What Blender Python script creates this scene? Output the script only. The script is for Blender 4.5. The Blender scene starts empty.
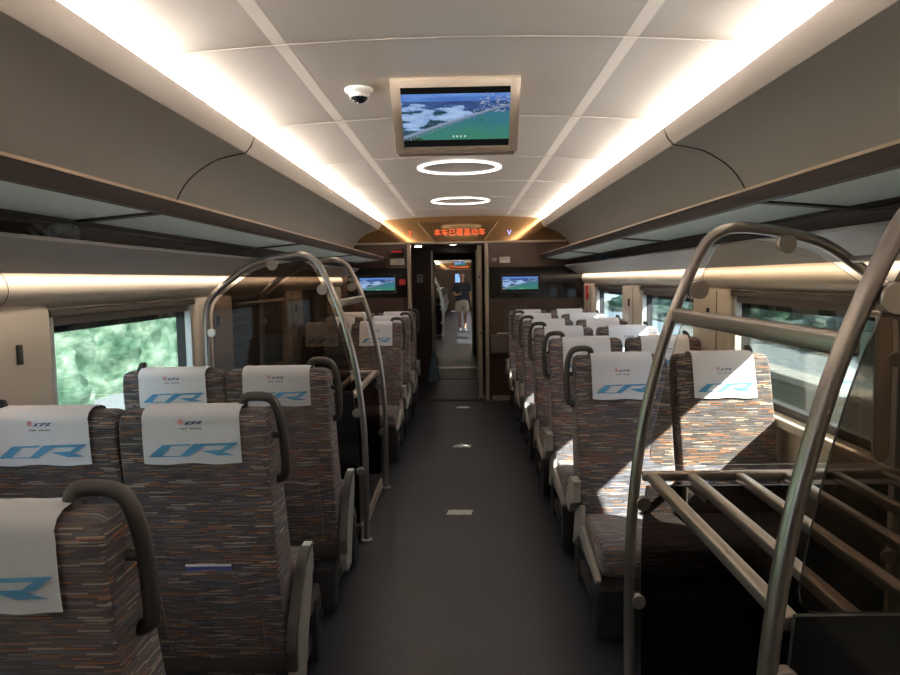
import bpy, bmesh, math, random
from mathutils import Vector, Matrix
random.seed(7)
S = bpy.context.scene
C = S.collection
PI = math.pi

# ------------------------------------------------------------------ materials
def new_mat(name):
    m = bpy.data.materials.new(name); m.use_nodes = True
    nt = m.node_tree
    return m, nt, nt.nodes['Principled BSDF']

def pm(name, col, rough=0.5, metal=0.0, spec=0.5, emit=None, es=0.0, bump=0.0, bscale=200, var=0.0, vscale=6, coat=0.0):
    m, nt, b = new_mat(name)
    b.inputs['Base Color'].default_value = (*col, 1)
    b.inputs['Roughness'].default_value = rough
    b.inputs['Metallic'].default_value = metal
    b.inputs['Specular IOR Level'].default_value = spec
    b.inputs['Coat Weight'].default_value = coat
    if emit:
        b.inputs['Emission Color'].default_value = (*emit, 1)
        b.inputs['Emission Strength'].default_value = es
    tc = nt.nodes.new('ShaderNodeTexCoord')
    if var > 0:
        n = nt.nodes.new('ShaderNodeTexNoise'); n.inputs['Scale'].default_value = vscale; n.inputs['Detail'].default_value = 4
        nt.links.new(tc.outputs['Object'], n.inputs['Vector'])
        mx = nt.nodes.new('ShaderNodeMix'); mx.data_type = 'RGBA'
        mx.inputs['A'].default_value = (*[c*(1-var) for c in col], 1)
        mx.inputs['B'].default_value = (*[min(1, c*(1+var)) for c in col], 1)
        nt.links.new(n.outputs['Fac'], mx.inputs['Factor'])
        nt.links.new(mx.outputs['Result'], b.inputs['Base Color'])
    if bump > 0:
        n = nt.nodes.new('ShaderNodeTexNoise'); n.inputs['Scale'].default_value = bscale
        nt.links.new(tc.outputs['Object'], n.inputs['Vector'])
        bp = nt.nodes.new('ShaderNodeBump'); bp.inputs['Strength'].default_value = bump; bp.inputs['Distance'].default_value = 0.002
        nt.links.new(n.outputs['Fac'], bp.inputs['Height']); nt.links.new(bp.outputs['Normal'], b.inputs['Normal'])
    return m

def em(name, col, s):
    m, nt, b = new_mat(name)
    nt.nodes.remove(b)
    e = nt.nodes.new('ShaderNodeEmission'); e.inputs['Color'].default_value = (*col, 1); e.inputs['Strength'].default_value = s
    nt.links.new(e.outputs[0], nt.nodes['Material Output'].inputs['Surface'])
    return m

def glass(name, tint, refl=0.9, rough=0.0):
    m, nt, b = new_mat(name); nt.nodes.remove(b)
    t = nt.nodes.new('ShaderNodeBsdfTransparent'); t.inputs['Color'].default_value = (*tint, 1)
    g = nt.nodes.new('ShaderNodeBsdfGlossy'); g.inputs['Roughness'].default_value = rough
    f = nt.nodes.new('ShaderNodeFresnel'); f.inputs['IOR'].default_value = 1.35
    mu = nt.nodes.new('ShaderNodeMath'); mu.operation = 'MULTIPLY'; mu.inputs[1].default_value = refl
    mx = nt.nodes.new('ShaderNodeMixShader')
    nt.links.new(f.outputs[0], mu.inputs[0]); nt.links.new(mu.outputs[0], mx.inputs[0])
    nt.links.new(t.outputs[0], mx.inputs[1]); nt.links.new(g.outputs[0], mx.inputs[2])
    nt.links.new(mx.outputs[0], nt.nodes['Material Output'].inputs['Surface'])
    return m

def ramp(nt, stops, interp='CONSTANT'):
    r = nt.nodes.new('ShaderNodeValToRGB'); cr = r.color_ramp; cr.interpolation = interp
    while len(cr.elements) > 1: cr.elements.remove(cr.elements[-1])
    cr.elements[0].position = stops[0][0]; cr.elements[0].color = (*stops[0][1], 1)
    for p, c in stops[1:]:
        e = cr.elements.new(p); e.color = (*c, 1)
    return r

def fabric_mat():
    m, nt, b = new_mat('woven_dash_fabric')
    L = nt.links; N = nt.nodes
    uv = N.new('ShaderNodeUVMap'); uv.uv_map = 'UVMap'
    sx = N.new('ShaderNodeSeparateXYZ'); L.new(uv.outputs[0], sx.inputs[0])
    def mth(op, a, bb=None):
        n = N.new('ShaderNodeMath'); n.operation = op
        for i, v in enumerate((a, bb)):
            if v is None: continue
            if isinstance(v, (int, float)): n.inputs[i].default_value = v
            else: L.new(v, n.inputs[i])
        return n.outputs[0]
    row = mth('FLOOR', mth('DIVIDE', sx.outputs['Y'], 0.0029))
    wn1 = N.new('ShaderNodeTexWhiteNoise'); wn1.noise_dimensions = '1D'; L.new(row, wn1.inputs['W'])
    sh = mth('MULTIPLY', wn1.outputs['Value'], 37.0)
    ln = mth('ADD', 0.035, mth('MULTIPLY', wn1.outputs['Value'], 0.045))
    col = mth('FLOOR', mth('ADD', mth('DIVIDE', sx.outputs['X'], ln), sh))
    cb = N.new('ShaderNodeCombineXYZ'); L.new(col, cb.inputs[0]); L.new(row, cb.inputs[1])
    wn2 = N.new('ShaderNodeTexWhiteNoise'); wn2.noise_dimensions = '2D'; L.new(cb.outputs[0], wn2.inputs['Vector'])
    r = ramp(nt, [(0, (.062, .060, .076)), (.25, (.100, .090, .094)), (.45, (.118, .090, .076)), (.57, (.125, .128, .155)),
                  (.72, (.075, .060, .058)), (.80, (.33, .135, .062)), (.86, (.40, .34, .30)), (.915, (.22, .18, .165)), (.96, (.05, .045, .055))])
    L.new(wn2.outputs['Value'], r.inputs[0])
    L.new(r.outputs[0], b.inputs['Base Color'])
    b.inputs['Roughness'].default_value = 0.9; b.inputs['Specular IOR Level'].default_value = 0.15
    b.inputs['Sheen Weight'].default_value = 0.15
    bp = N.new('ShaderNodeBump'); bp.inputs['Strength'].default_value = .25; bp.inputs['Distance'].default_value = .001
    L.new(wn2.outputs['Value'], bp.inputs['Height']); L.new(bp.outputs[0], b.inputs['Normal'])
    return m

def wood_mat():
    m, nt, b = new_mat('dark_brown_veneer'); L = nt.links; N = nt.nodes
    tc = N.new('ShaderNodeTexCoord'); mp = N.new('ShaderNodeMapping'); mp.inputs['Scale'].default_value = (30, 30, 1.5)
    L.new(tc.outputs['Object'], mp.inputs['Vector'])
    n = N.new('ShaderNodeTexNoise'); n.inputs['Scale'].default_value = 3; n.inputs['Detail'].default_value = 6
    L.new(mp.outputs[0], n.inputs['Vector'])
    r = ramp(nt, [(.3, (.030, .014, .009)), (.7, (.058, .028, .017))], 'LINEAR')
    L.new(n.outputs['Fac'], r.inputs[0]); L.new(r.outputs[0], b.inputs['Base Color'])
    b.inputs['Roughness'].default_value = .38
    return m

def floor_mat():
    m, nt, b = new_mat('speckled_slate_vinyl'); L = nt.links; N = nt.nodes
    tc = N.new('ShaderNodeTexCoord')
    v = N.new('ShaderNodeTexVoronoi'); v.inputs['Scale'].default_value = 60
    L.new(tc.outputs['Object'], v.inputs['Vector'])
    wn = N.new('ShaderNodeTexWhiteNoise'); L.new(v.outputs['Color'], wn.inputs['Vector'])
    lt = N.new('ShaderNodeMath'); lt.operation = 'LESS_THAN'; lt.inputs[1].default_value = .13; L.new(v.outputs['Distance'], lt.inputs[0])
    g = N.new('ShaderNodeMath'); g.operation = 'GREATER_THAN'; g.inputs[1].default_value = .72; L.new(wn.outputs['Value'], g.inputs[0])
    mu = N.new('ShaderNodeMath'); mu.operation = 'MULTIPLY'; L.new(lt.outputs[0], mu.inputs[0]); L.new(g.outputs[0], mu.inputs[1])
    n = N.new('ShaderNodeTexNoise'); n.inputs['Scale'].default_value = 1.6; L.new(tc.outputs['Object'], n.inputs['Vector'])
    r = ramp(nt, [(.3, (.012, .014, .022)), (.7, (.020, .023, .032))], 'LINEAR'); L.new(n.outputs['Fac'], r.inputs[0])
    mx = N.new('ShaderNodeMix'); mx.data_type = 'RGBA'; L.new(mu.outputs[0], mx.inputs['Factor']); L.new(r.outputs[0], mx.inputs['A'])
    mx.inputs['B'].default_value = (.22, .22, .22, 1)
    L.new(mx.outputs['Result'], b.inputs['Base Color'])
    b.inputs['Roughness'].default_value = .42
    return m

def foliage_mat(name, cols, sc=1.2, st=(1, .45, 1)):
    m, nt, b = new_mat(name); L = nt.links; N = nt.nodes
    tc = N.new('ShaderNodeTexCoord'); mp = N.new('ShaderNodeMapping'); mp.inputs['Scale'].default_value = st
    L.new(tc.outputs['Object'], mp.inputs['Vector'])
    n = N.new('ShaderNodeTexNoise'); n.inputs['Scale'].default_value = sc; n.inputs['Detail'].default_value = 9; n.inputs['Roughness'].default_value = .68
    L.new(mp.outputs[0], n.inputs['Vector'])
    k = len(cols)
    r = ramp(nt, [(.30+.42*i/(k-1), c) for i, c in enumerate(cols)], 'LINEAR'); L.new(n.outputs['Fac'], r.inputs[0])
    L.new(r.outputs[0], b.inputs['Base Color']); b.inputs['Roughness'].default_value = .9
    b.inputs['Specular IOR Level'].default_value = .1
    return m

def attr_emit(name, attr, s):
    m, nt, b = new_mat(name); nt.nodes.remove(b)
    a = nt.nodes.new('ShaderNodeAttribute'); a.attribute_name = attr
    e = nt.nodes.new('ShaderNodeEmission'); e.inputs['Strength'].default_value = s
    nt.links.new(a.outputs['Color'], e.inputs['Color']); nt.links.new(e.outputs[0], nt.nodes['Material Output'].inputs['Surface'])
    return m

def trans(name, col):
    m, nt, b = new_mat(name)
    b.inputs['Base Color'].default_value = (*col, 1); b.inputs['Roughness'].default_value = .25
    t = nt.nodes.new('ShaderNodeBsdfTranslucent'); t.inputs['Color'].default_value = (*col, 1)
    mx = nt.nodes.new('ShaderNodeMixShader'); mx.inputs[0].default_value = .8
    nt.links.new(b.outputs[0], mx.inputs[1]); nt.links.new(t.outputs[0], mx.inputs[2]); nt.links.new(mx.outputs[0], nt.nodes['Material Output'].inputs['Surface'])
    return m
M = dict(
    fabric=fabric_mat(), wood=wood_mat(), floor=floor_mat(),
    ceiling=pm('satin_cream_ceiling', (.66, .60, .54), .42, bump=.02),
    bin=pm('taupe_bin_panel', (.42, .37, .32), .38, bump=.02),
    lip=pm('light_cove_lip', (.55, .48, .42), .35),
    cream=pm('cream_wall_panel', (.62, .55, .47), .5, bump=.03),
    mauve=pm('mauve_grey_panel', (.40, .38, .39), .5),
    stitch=pm('grey_thread', (.20, .18, .17), .8), seam=pm('dark_seam', (.05, .04, .035), .8),
    lseam=pm('pale_seam', (.38, .33, .29), .8),
    gold=pm('pale_gold_edging', (.62, .47, .33), .35, .4),
    rail=pm('dark_brown_rail', (.045, .032, .030), .55),
    shelfglass=trans('frosted_blue_grey_glass', (.68, .77, .81)),
    black=pm('matt_black_plastic', (.016, .015, .016), .5),
    handle=pm('charcoal_rubber', (.035, .031, .030), .55, bump=.1, bscale=500),
    shell=pm('warm_grey_plastic', (.34, .31, .28), .4),
    seatpan=pm('dark_seat_pan', (.06, .05, .045), .5), darkshell=pm('dark_armrest_pad', (.035, .03, .028), .4),
    steel=pm('brushed_steel', (.42, .385, .36), .34, .95, bump=.05, bscale=900),
    steelflat=pm('satin_aluminium', (.50, .455, .41), .36, .9),
    cloth=pm('white_headrest_cloth', (.80, .81, .89), .85, spec=.1, bump=.2, bscale=700),
    blue=pm('printed_blue', (.13, .38, .66), .8, spec=.1),
    navy=pm('printed_navy', (.03, .06, .25), .8), red=pm('printed_red', (.6, .05, .05), .8),
    ink=pm('printed_grey', (.12, .12, .14), .8),
    tint=glass('bronze_tinted_glass', (.74, .66, .56), .8), dtint=glass('dark_bronze_glass', (.19, .15, .12), 1.0),
    smoke=glass('smoked_glass', (.10, .085, .075), .8),
    pane=glass('window_glass', (.90, .97, .97), .7),
    edge=pm('polished_glass_edge', (.30, .30, .29), .2),
    trim=pm('beige_metal_trim', (.50, .42, .34), .35, .5),
    mirror=pm('bronze_gloss_panel', (.30, .17, .075), .07, .85),
    gloss=pm('gloss_black_panel', (.008, .008, .009), .08),
    blackfr=pm('window_black_rubber', (.02, .02, .022), .45),
    blind=pm('dark_roller_blind', (.06, .05, .045), .6),
    alu=pm('window_pale_aluminium', (.6, .6, .6), .35, .6),
    cove=em('cove_light_strip', (1.0, .91, .81), 260.0),
    led=em('warm_led_line', (1.0, .84, .66), 10.0),
    down=em('downlight_glow', (1.0, .88, .72), 22.0), ring=em('white_ring_light', (1.0, .93, .86), 3.2),
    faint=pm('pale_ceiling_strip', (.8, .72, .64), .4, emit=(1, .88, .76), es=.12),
    orange=em('orange_led_text', (1.0, .13, .04), 1.3),
    redled=em('dim_red_led', (.7, .03, .03), .35),
    blueled=em('lilac_led', (.45, .45, 1.0), 1.2),
    white=pm('white_plastic', (.75, .75, .73), .4),
    notice=pm('off_white_sign', (.55, .52, .48), .6),
    redbox=pm('red_alarm_plastic', (.6, .03, .02), .4),
    paper=pm('white_paper', (.85, .85, .84), .7),
    tvcase=pm('beige_screen_housing', (.50, .42, .34), .4),
    dome=pm('smoked_dome', (.01, .01, .012), .05),
    bluegrey=pm('blue_grey_rubber', (.12, .19, .27), .5),
    bag=pm('thin_grey_plastic_film', (.20, .21, .22), .25, var=.5, vscale=40),
    bluebag=pm('blue_checked_fabric', (.05, .09, .25), .6, var=.6, vscale=60),
    screen=attr_emit('screen_picture', 'pic', .62),
    skin=pm('skin', (.27, .15, .11), .55), shirt=pm('navy_cotton', (.012, .016, .035), .9), shorts=pm('khaki_cotton', (.42, .37, .30), .9),
    hair=pm('black_hair', (.008, .007, .007), .6), shoe=pm('dark_shoe', (.03, .03, .03), .6),
    concrete=pm('pale_concrete', (.17, .19, .17), .85, var=.2, vscale=1.5),
    railwhite=pm('white_parapet_rail', (.30, .32, .32), .6),
    asphalt=pm('blue_grey_road', (.13, .17, .20), .8, var=.25, vscale=.6),
    road=pm('pale_road', (.22, .23, .25), .8, var=.08, vscale=1),
    leafL=foliage_mat('bank_foliage', [(.014, .036, .022), (.050, .100, .066), (.13, .19, .14), (.32, .37, .32)], 1.5),
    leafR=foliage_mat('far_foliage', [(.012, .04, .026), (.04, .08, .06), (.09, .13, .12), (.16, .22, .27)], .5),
    booklet=pm('blue_booklet', (.06, .08, .35), .4),
)

# ------------------------------------------------------------------ helpers
def uvbox(bm):
    uvl = bm.loops.layers.uv.get('UVMap') or bm.loops.layers.uv.new('UVMap')
    for f in bm.faces:
        n = f.normal
        for l in f.loops:
            p = l.vert.co
            if abs(n.z) > .75: l[uvl].uv = (p.x, p.y*1.0)
            elif abs(n.x) > abs(n.y): l[uvl].uv = (p.y+3.3, p.z)
            else: l[uvl].uv = (p.x, p.z)

def obj(name, bm, mats, parent=None, smooth=None, uv=False):
    bm.normal_update()
    if uv: uvbox(bm)
    me = bpy.data.meshes.new(name); bm.to_mesh(me); bm.free()
    if not isinstance(mats, (list, tuple)): mats = [mats]
    for m in mats: me.materials.append(m)
    if smooth:
        for p in me.polygons: p.use_smooth = True
        me.set_sharp_from_angle(angle=math.radians(smooth))
    o = bpy.data.objects.new(name, me); C.objects.link(o)
    if parent is not None: o.parent = parent
    return o

def box(bm, x0, x1, y0, y1, z0, z1, bev=0, mi=0, seg=2):
    x0, x1 = min(x0, x1), max(x0, x1)
    vs = [bm.verts.new((x, y, z)) for x in (x0, x1) for y in (y0, y1) for z in (z0, z1)]
    idx = [(0, 1, 3, 2), (4, 6, 7, 5), (0, 4, 5, 1), (2, 3, 7, 6), (0, 2, 6, 4), (1, 5, 7, 3)]
    fs = [bm.faces.new([vs[i] for i in q]) for q in idx]
    for f in fs: f.material_index = mi
    if bev:
        es = list({e for f in fs for e in f.edges})
        r = bmesh.ops.bevel(bm, geom=es, offset=bev, segments=seg, profile=.5, affect='EDGES')
        for f in r['faces']: f.material_index = mi
    return vs

def B(*a, **k):
    bm = bmesh.new(); box(bm, *a, **k); return bm

def prism_x(bm, poly, x0, x1, mi=0):
    """poly of (y,z) extruded along x"""
    a = [bm.verts.new((x0, y, z)) for y, z in poly]; b = [bm.verts.new((x1, y, z)) for y, z in poly]
    n = len(poly)
    fs = [bm.faces.new(a), bm.faces.new(b[::-1])]
    for i in range(n): fs.append(bm.faces.new((a[i], b[i], b[(i+1) % n], a[(i+1) % n])))
    for f in fs: f.material_index = mi
    bmesh.ops.recalc_face_normals(bm, faces=fs)

def prism_y(bm, poly, y0, y1, mi=0, caps=True, closed=True):
    a = [bm.verts.new((x, y0, z)) for x, z in poly]; b = [bm.verts.new((x, y1, z)) for x, z in poly]
    n = len(poly); fs = []
    if caps: fs += [bm.faces.new(a), bm.faces.new(b[::-1])]
    for i in range(n if closed else n-1): fs.append(bm.faces.new((a[i], b[i], b[(i+1) % n], a[(i+1) % n])))
    for f in fs: f.material_index = mi
    if closed: bmesh.ops.recalc_face_normals(bm, faces=fs)

def thick(pts, t):
    """open profile -> closed polygon offset by t (list of (x,z))"""
    out = []
    for i, p in enumerate(pts):
        a = pts[max(0, i-1)]; b = pts[min(len(pts)-1, i+1)]
        d = Vector((b[0]-a[0], b[1]-a[1])).normalized()
        out.append((p[0]-d.y*t, p[1]+d.x*t))
    return list(pts)+out[::-1]

def spline(pts, sub=6):
    P = [Vector(p) for p in pts]; out = []
    for i in range(len(P)-1):
        p0 = P[max(0, i-1)]; p1 = P[i]; p2 = P[i+1]; p3 = P[min(len(P)-1, i+2)]
        for k in range(sub):
            t = k/sub
            out.append(.5*((2*p1)+(-p0+p2)*t+(2*p0-5*p1+4*p2-p3)*t*t+(-p0+3*p1-3*p2+p3)*t**3))
    out.append(P[-1]); return out

def tube(bm, pts, r, seg=12, sub=0, mi=0, cap=True, flat=1.0):
    P = spline(pts, sub) if sub else [Vector(p) for p in pts]
    n = len(P); rings = []
    t0 = (P[1]-P[0]).normalized()
    up = Vector((0, 0, 1)) if abs(t0.z) < .9 else Vector((0, 1, 0))
    u = t0.cross(up).normalized()
    for i in range(n):
        t = (P[min(n-1, i+1)]-P[max(0, i-1)]).normalized()
        u = (u-t*u.dot(t)).normalized(); v = t.cross(u)
        rr = r[i] if isinstance(r, (list, tuple)) else r
        rings.append([bm.verts.new(P[i]+(u*math.cos(a)*flat+v*math.sin(a))*rr) for a in [2*PI*k/seg for k in range(seg)]])
    fs = []
    for i in range(n-1):
        for k in range(seg):
            fs.append(bm.faces.new((rings[i][k], rings[i][(k+1) % seg], rings[i+1][(k+1) % seg], rings[i+1][k])))
    if cap: fs += [bm.faces.new(rings[0][::-1]), bm.faces.new(rings[-1])]
    for f in fs: f.material_index = mi
    bmesh.ops.recalc_face_normals(bm, faces=fs)

def cyl(bm, c, axis, r, h, seg=24, mi=0, bev=0):
    ax = Vector(axis).normalized()
    c = Vector(c)
    if bev:
        tube(bm, [c-ax*h/2, c-ax*(h/2-bev), c+ax*(h/2-bev), c+ax*h/2], [r-bev, r, r, r-bev], seg, mi=mi)
    else:
        tube(bm, [c-ax*h/2, c+ax*h/2], r, seg, mi=mi)

def rrect(hx, hy, r, n=4):
    r = min(r, hx*.99, hy*.99); pts = []
    for cx, cy, a0 in ((hx-r, hy-r, 0), (-hx+r, hy-r, PI/2), (-hx+r, -hy+r, PI), (hx-r, -hy+r, 1.5*PI)):
        for k in range(n+1):
            a = a0+PI/2*k/n; pts.append((cx+r*math.cos(a), cy+r*math.sin(a)))
    return pts

def loft(bm, secs, mi=0):
    """secs: list of rings (lists of 3D points)"""
    R = [[bm.verts.new(p) for p in s] for s in secs]
    n = len(R[0]); fs = []
    for i in range(len(R)-1):
        for k in range(n): fs.append(bm.faces.new((R[i][k], R[i][(k+1) % n], R[i+1][(k+1) % n], R[i+1][k])))
    fs += [bm.faces.new(R[0][::-1]), bm.faces.new(R[-1])]
    for f in fs: f.material_index = mi
    bmesh.ops.recalc_face_normals(bm, faces=fs)

def empty(name, loc=(0, 0, 0), rz=0.0):
    o = bpy.data.objects.new(name, None); C.objects.link(o); o.location = loc; o.rotation_euler = (0, 0, rz)
    o.empty_display_size = .1
    return o

def tag(o, label, cat, group=None, kind=None):
    o['label'] = label; o['category'] = cat
    if group: o['group'] = group
    if kind: o['kind'] = kind
    return o

def struct(o, label=None, cat=None):
    o['kind'] = 'structure'
    if label: o['label'] = label
    if cat: o['category'] = cat
    return o

def copy_tree(o, parent=None):
    c = o.copy(); C.objects.link(c)
    if parent is not None: c.parent = parent
    for ch in [x for x in KIDS.get(o.name, [])]:
        copy_tree(ch, c)
    return c
KIDS = {}
def index_kids(o):
    ks = [x for x in bpy.data.objects if x.parent == o]
    KIDS[o.name] = ks
    for k in ks: index_kids(k)

def text_bm(txt, size, extrude=.001, shear=0, align='CENTER'):
    cu = bpy.data.curves.new('t', 'FONT'); cu.body = txt; cu.size = size; cu.extrude = extrude; cu.align_x = align; cu.align_y = 'CENTER'; cu.shear = shear
    cu.resolution_u = 3
    o = bpy.data.objects.new('t', cu); C.objects.link(o)
    dg = bpy.context.evaluated_depsgraph_get(); me = bpy.data.meshes.new_from_object(o.evaluated_get(dg))
    bm = bmesh.new(); bm.from_mesh(me)
    bpy.data.objects.remove(o); bpy.data.curves.remove(cu); bpy.data.meshes.remove(me)
    for f in bm.faces: f.material_index = 0
    return bm
def to_wall(bm, x, y, z):     # text in XY -> facing -y
    bmesh.ops.transform(bm, matrix=Matrix.Translation((x, y, z)) @ Matrix.Rotation(PI/2, 4, 'X'), verts=bm.verts)
    return bm

# ------------------------------------------------------------------ layout numbers
DW = 9.0            # bulkhead
YB = -3.2           # rear end of this car
WX = 1.62           # inner wall
WINS = [(-1.56, -.10), (.54, 2.0), (2.64, 4.10), (4.74, 6.20), (6.84, 8.30)]
CZ = 2.41
def ceil_z(x): return CZ-.05*(x/1.1)**2

# ------------------------------------------------------------------ car shell
def build_car(y0, y1, xo, wins, closed_right=(), seams=True, pre='', idx0=1, floor_lab='dark slate blue speckled vinyl floor of the coach', detail=True, closed_left=()):
    fl = obj('floor', B(-1.7+xo, 1.7+xo, y0, y1, -.08, 0), M['floor']); struct(fl, floor_lab, 'floor')
    # ceiling
    prof = [(xo-1.16+2.32*i/24, ceil_z(-1.16+2.32*i/24)) for i in range(25)]
    bm = bmesh.new(); prism_y(bm, thick(prof, .02), y0, y1)
    ce = obj('ceiling', bm, M['ceiling'], smooth=30)
    struct(ce, 'pale cream arched ceiling' + (' of the coach' if detail else ' of the next coach'), 'ceiling')
    # outer roof to keep daylight out
    roof = [(1.70, 1.4), (1.70, 2.1), (1.5, 2.45), (1.1, 2.62), (0, 2.70), (-1.1, 2.62), (-1.5, 2.45), (-1.70, 2.1), (-1.70, 1.4)]
    bm = bmesh.new(); prism_y(bm, thick([(x+xo, z) for x, z in roof], -.03), y0, y1)
    obj('roof_shell', bm, M['black'], ce)
    for s in (-1, 1):
        P = lambda pts: [(xo+s*x, z) for x, z in pts]
        # pale, weakly emissive band flush with the ceiling
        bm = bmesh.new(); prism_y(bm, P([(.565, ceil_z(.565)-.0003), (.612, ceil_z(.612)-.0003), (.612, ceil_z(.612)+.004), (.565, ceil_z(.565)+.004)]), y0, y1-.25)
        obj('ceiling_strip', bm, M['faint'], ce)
        # curved side panel of the ceiling with cove lip
        top = [(1.165, ceil_z(1.165)+.01), (1.16, 2.335), (1.05, 2.325), (1.03, 2.34), (1.025, 2.335), (1.045, 2.285), (1.07, 2.25)]
        side = [tuple(v) for v in spline([(1.07, 2.25, 0), (1.20, 2.205, 0), (1.33, 2.12, 0), (1.41, 2.0, 0), (1.44, 1.86, 0)], 6)]
        bm = bmesh.new()
        prism_y(bm, P(thick(top, .006)), y0, y1)
        obj('cove_lip', bm, M['lip'], ce, smooth=50)
        bm = bmesh.new()
        prism_y(bm, P(thick([(p[0], p[1]) for p in side], .012)), y0, y1)
        if detail:
            pass
        sp = obj('curved_side_panel', bm, M['bin'], ce, smooth=50)
        if detail:
            for ys in ((3.45,) if True else ()):
                off = [(-.003, 0)]
                full = [(1.030, 2.337), (1.045, 2.285), (1.07, 2.25)]+[(p[0], p[1]) for p in side]
                pts = [Vector((xo+s*(x-.002), ys+.10*max(0, 1.2-x)/.2 + .0, z-.002)) for x, z in full]
                bm = bmesh.new(); tube(bm, pts, .0035, 6)
                obj('panel_seam', bm, M['seam'], sp)
    if seams:
        bm = bmesh.new(); k = y0 - ((y0-.13) % 1.13) + 1.13
        while k < y1-.2:
            pts = [Vector((xo+x, k, ceil_z(x)-.0005)) for x in [-1.12+2.24*i/16 for i in range(17)]]
            tube(bm, pts, .0018, 5); k += 1.13
        obj('ceiling_seam', bm, M['lseam'], ce)
    # cove lamps (rest on the lip shelf)
    for s in (-1, 1):
        bm = bmesh.new()
        prism_y(bm, [(xo+s*x, z) for x, z in [(1.075, 2.338), (1.145, 2.338), (1.15, 2.350), (1.07, 2.345)]], y0+.02, y1-.02)
        o = obj('cove_lamp', bm, M['cove'])
        side = 'left' if s < 0 else 'right'
        tag(o, f"bright warm white cove light along the {side} ceiling edge" + ('' if detail else ' of the next coach'), 'light', 'cove lights')
    # side walls
    for s in (-1, 1):
        side = 'left' if s < 0 else 'right'
        w = empty('wall_'+side, (xo, 0, 0)); struct(w, f"cream {side} side wall with windows" + ('' if detail else ' of the next coach'), 'wall')
        def bx(x0, x1, *r, bev=0, seg=2): return B(min(s*x0, s*x1), max(s*x0, s*x1), *r, bev=bev, seg=seg)
        obj('lower_panel', bx(WX, 1.70, y0, y1, 0, .84), M['cream'], w)
        obj('sill_ledge', bx(1.565, 1.70, y0, y1, .84, .885, bev=.008), M['cream'], w)
        obj('upper_band', bx(WX, 1.70, y0, y1, 1.50, 1.62), M['cream'], w)
        tn = empty('trim_%d' % (20+(s > 0)+(0 if detail else 2)), (xo, 0, 0)); struct(tn)
        # pelmet
        pel = [(x, z) for x, z, _ in spline([(1.60, 1.66, 0), (1.575, 1.645, 0), (1.558, 1.62, 0), (1.55, 1.59, 0), (1.556, 1.56, 0), (1.578, 1.535, 0), (1.63, 1.505, 0)], 4)]
        bm = bmesh.new(); prism_y(bm, [(s*x, z) for x, z in pel+[(1.70, 1.505), (1.70, 1.66)]], y0, y1)
        pe = obj('pelmet', bm, M['cream'], tn, smooth=40)
        bm = bmesh.new(); prism_y(bm, [(s*x, z) for x, z in [(1.33, 1.745), (1.335, 1.757), (1.35, 1.76), (1.70, 1.70), (1.70, 1.665), (1.56, 1.664), (1.505, 1.656), (1.503, 1.643), (1.495, 1.645)]], y0, y1)
        obj('sloping_panel', bm, M['mauve'], tn, smooth=30)
        bm = bmesh.new(); box(bm, s*1.508, s*1.535, y0, y1, 1.650, 1.654)
        obj('led_line', bm, M['led'], tn)
        obj('rack_backing', bx(1.50, 1.70, y0, y1, 1.70, 2.05), M['black'], tn)
        edges = [y0]
        for a, b_ in wins: edges += [a, b_]
        edges.append(y1)
        for i in range(0, len(edges), 2):
            a, b_ = edges[i], edges[i+1]
            if b_-a < .02: continue
            bm = bx(1.575, 1.70, a, b_, .87, 1.53, bev=.035, seg=4)
            pr = obj('pier_panel', bm, M['cream'], w, smooth=40)
            if detail and b_ > 1.9 and b_-a > .3:
                yc = (a+b_)/2 + (.1 if a < 2.1 else 0)
                bm = bmesh.new(); tube(bm, [(s*1.573, yc, 1.32), (s*1.573, yc, 1.39)], .013, 10)
                obj('coat_hook_slot', bm, M['black'], pr)
                bm = bmesh.new(); tube(bm, [(s*1.574, a+.18 if b_-a > .5 else a+.1, .9), (s*1.574, a+.18 if b_-a > .5 else a+.1, 1.5)], .003, 6)
                obj('panel_joint', bm, M['seam'], pr)
        if detail:
            for ys in (2.35, 4.45, 6.55):
                bm = bmesh.new(); tube(bm, [Vector((s*(x-.001), ys, z)) for x, z in pel[4:]], .0012, 6)
                obj('pelmet_joint', bm, M['seam'], pe)
        for k, (a, b_) in enumerate(wins):
            wn = empty('window_%d' % (idx0+k+(len(wins) if s > 0 else 0)), (xo, 0, 0)); struct(wn, None, None)
            bm = bmesh.new()
            box(bm, s*1.64, s*1.69, a, a+.045, .885, 1.50); box(bm, s*1.64, s*1.69, b_-.045, b_, .885, 1.50)
            box(bm, s*1.64, s*1.69, a, b_, .885, .925); box(bm, s*1.64, s*1.69, a, b_, 1.46, 1.50)
            obj('window_frame', bm, M['blackfr'], wn)
            bm = bmesh.new(); box(bm, s*1.60, s*1.64, b_-.045, b_-.022, .885, 1.48, bev=.004)
            box(bm, s*1.60, s*1.64, a+.022, a+.045, .885, 1.48, bev=.004)
            obj('blind_guide', bm, M['alu'], wn)
            bm = bmesh.new(); box(bm, s*1.665, s*1.671, a+.04, b_-.04, .92, 1.47)
            obj('glass_pane', bm, M['pane'], wn)
            bm = bmesh.new(); box(bm, s*1.585, s*1.65, a+.005, b_-.005, 1.475, 1.505, bev=.006)
            box(bm, s*1.615, s*1.635, a+.01, b_-.01, 1.437, 1.476, bev=.005)
            obj('blind_cassette', bm, M['blind'], wn)
            cl = closed_left if s < 0 else closed_right
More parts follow.
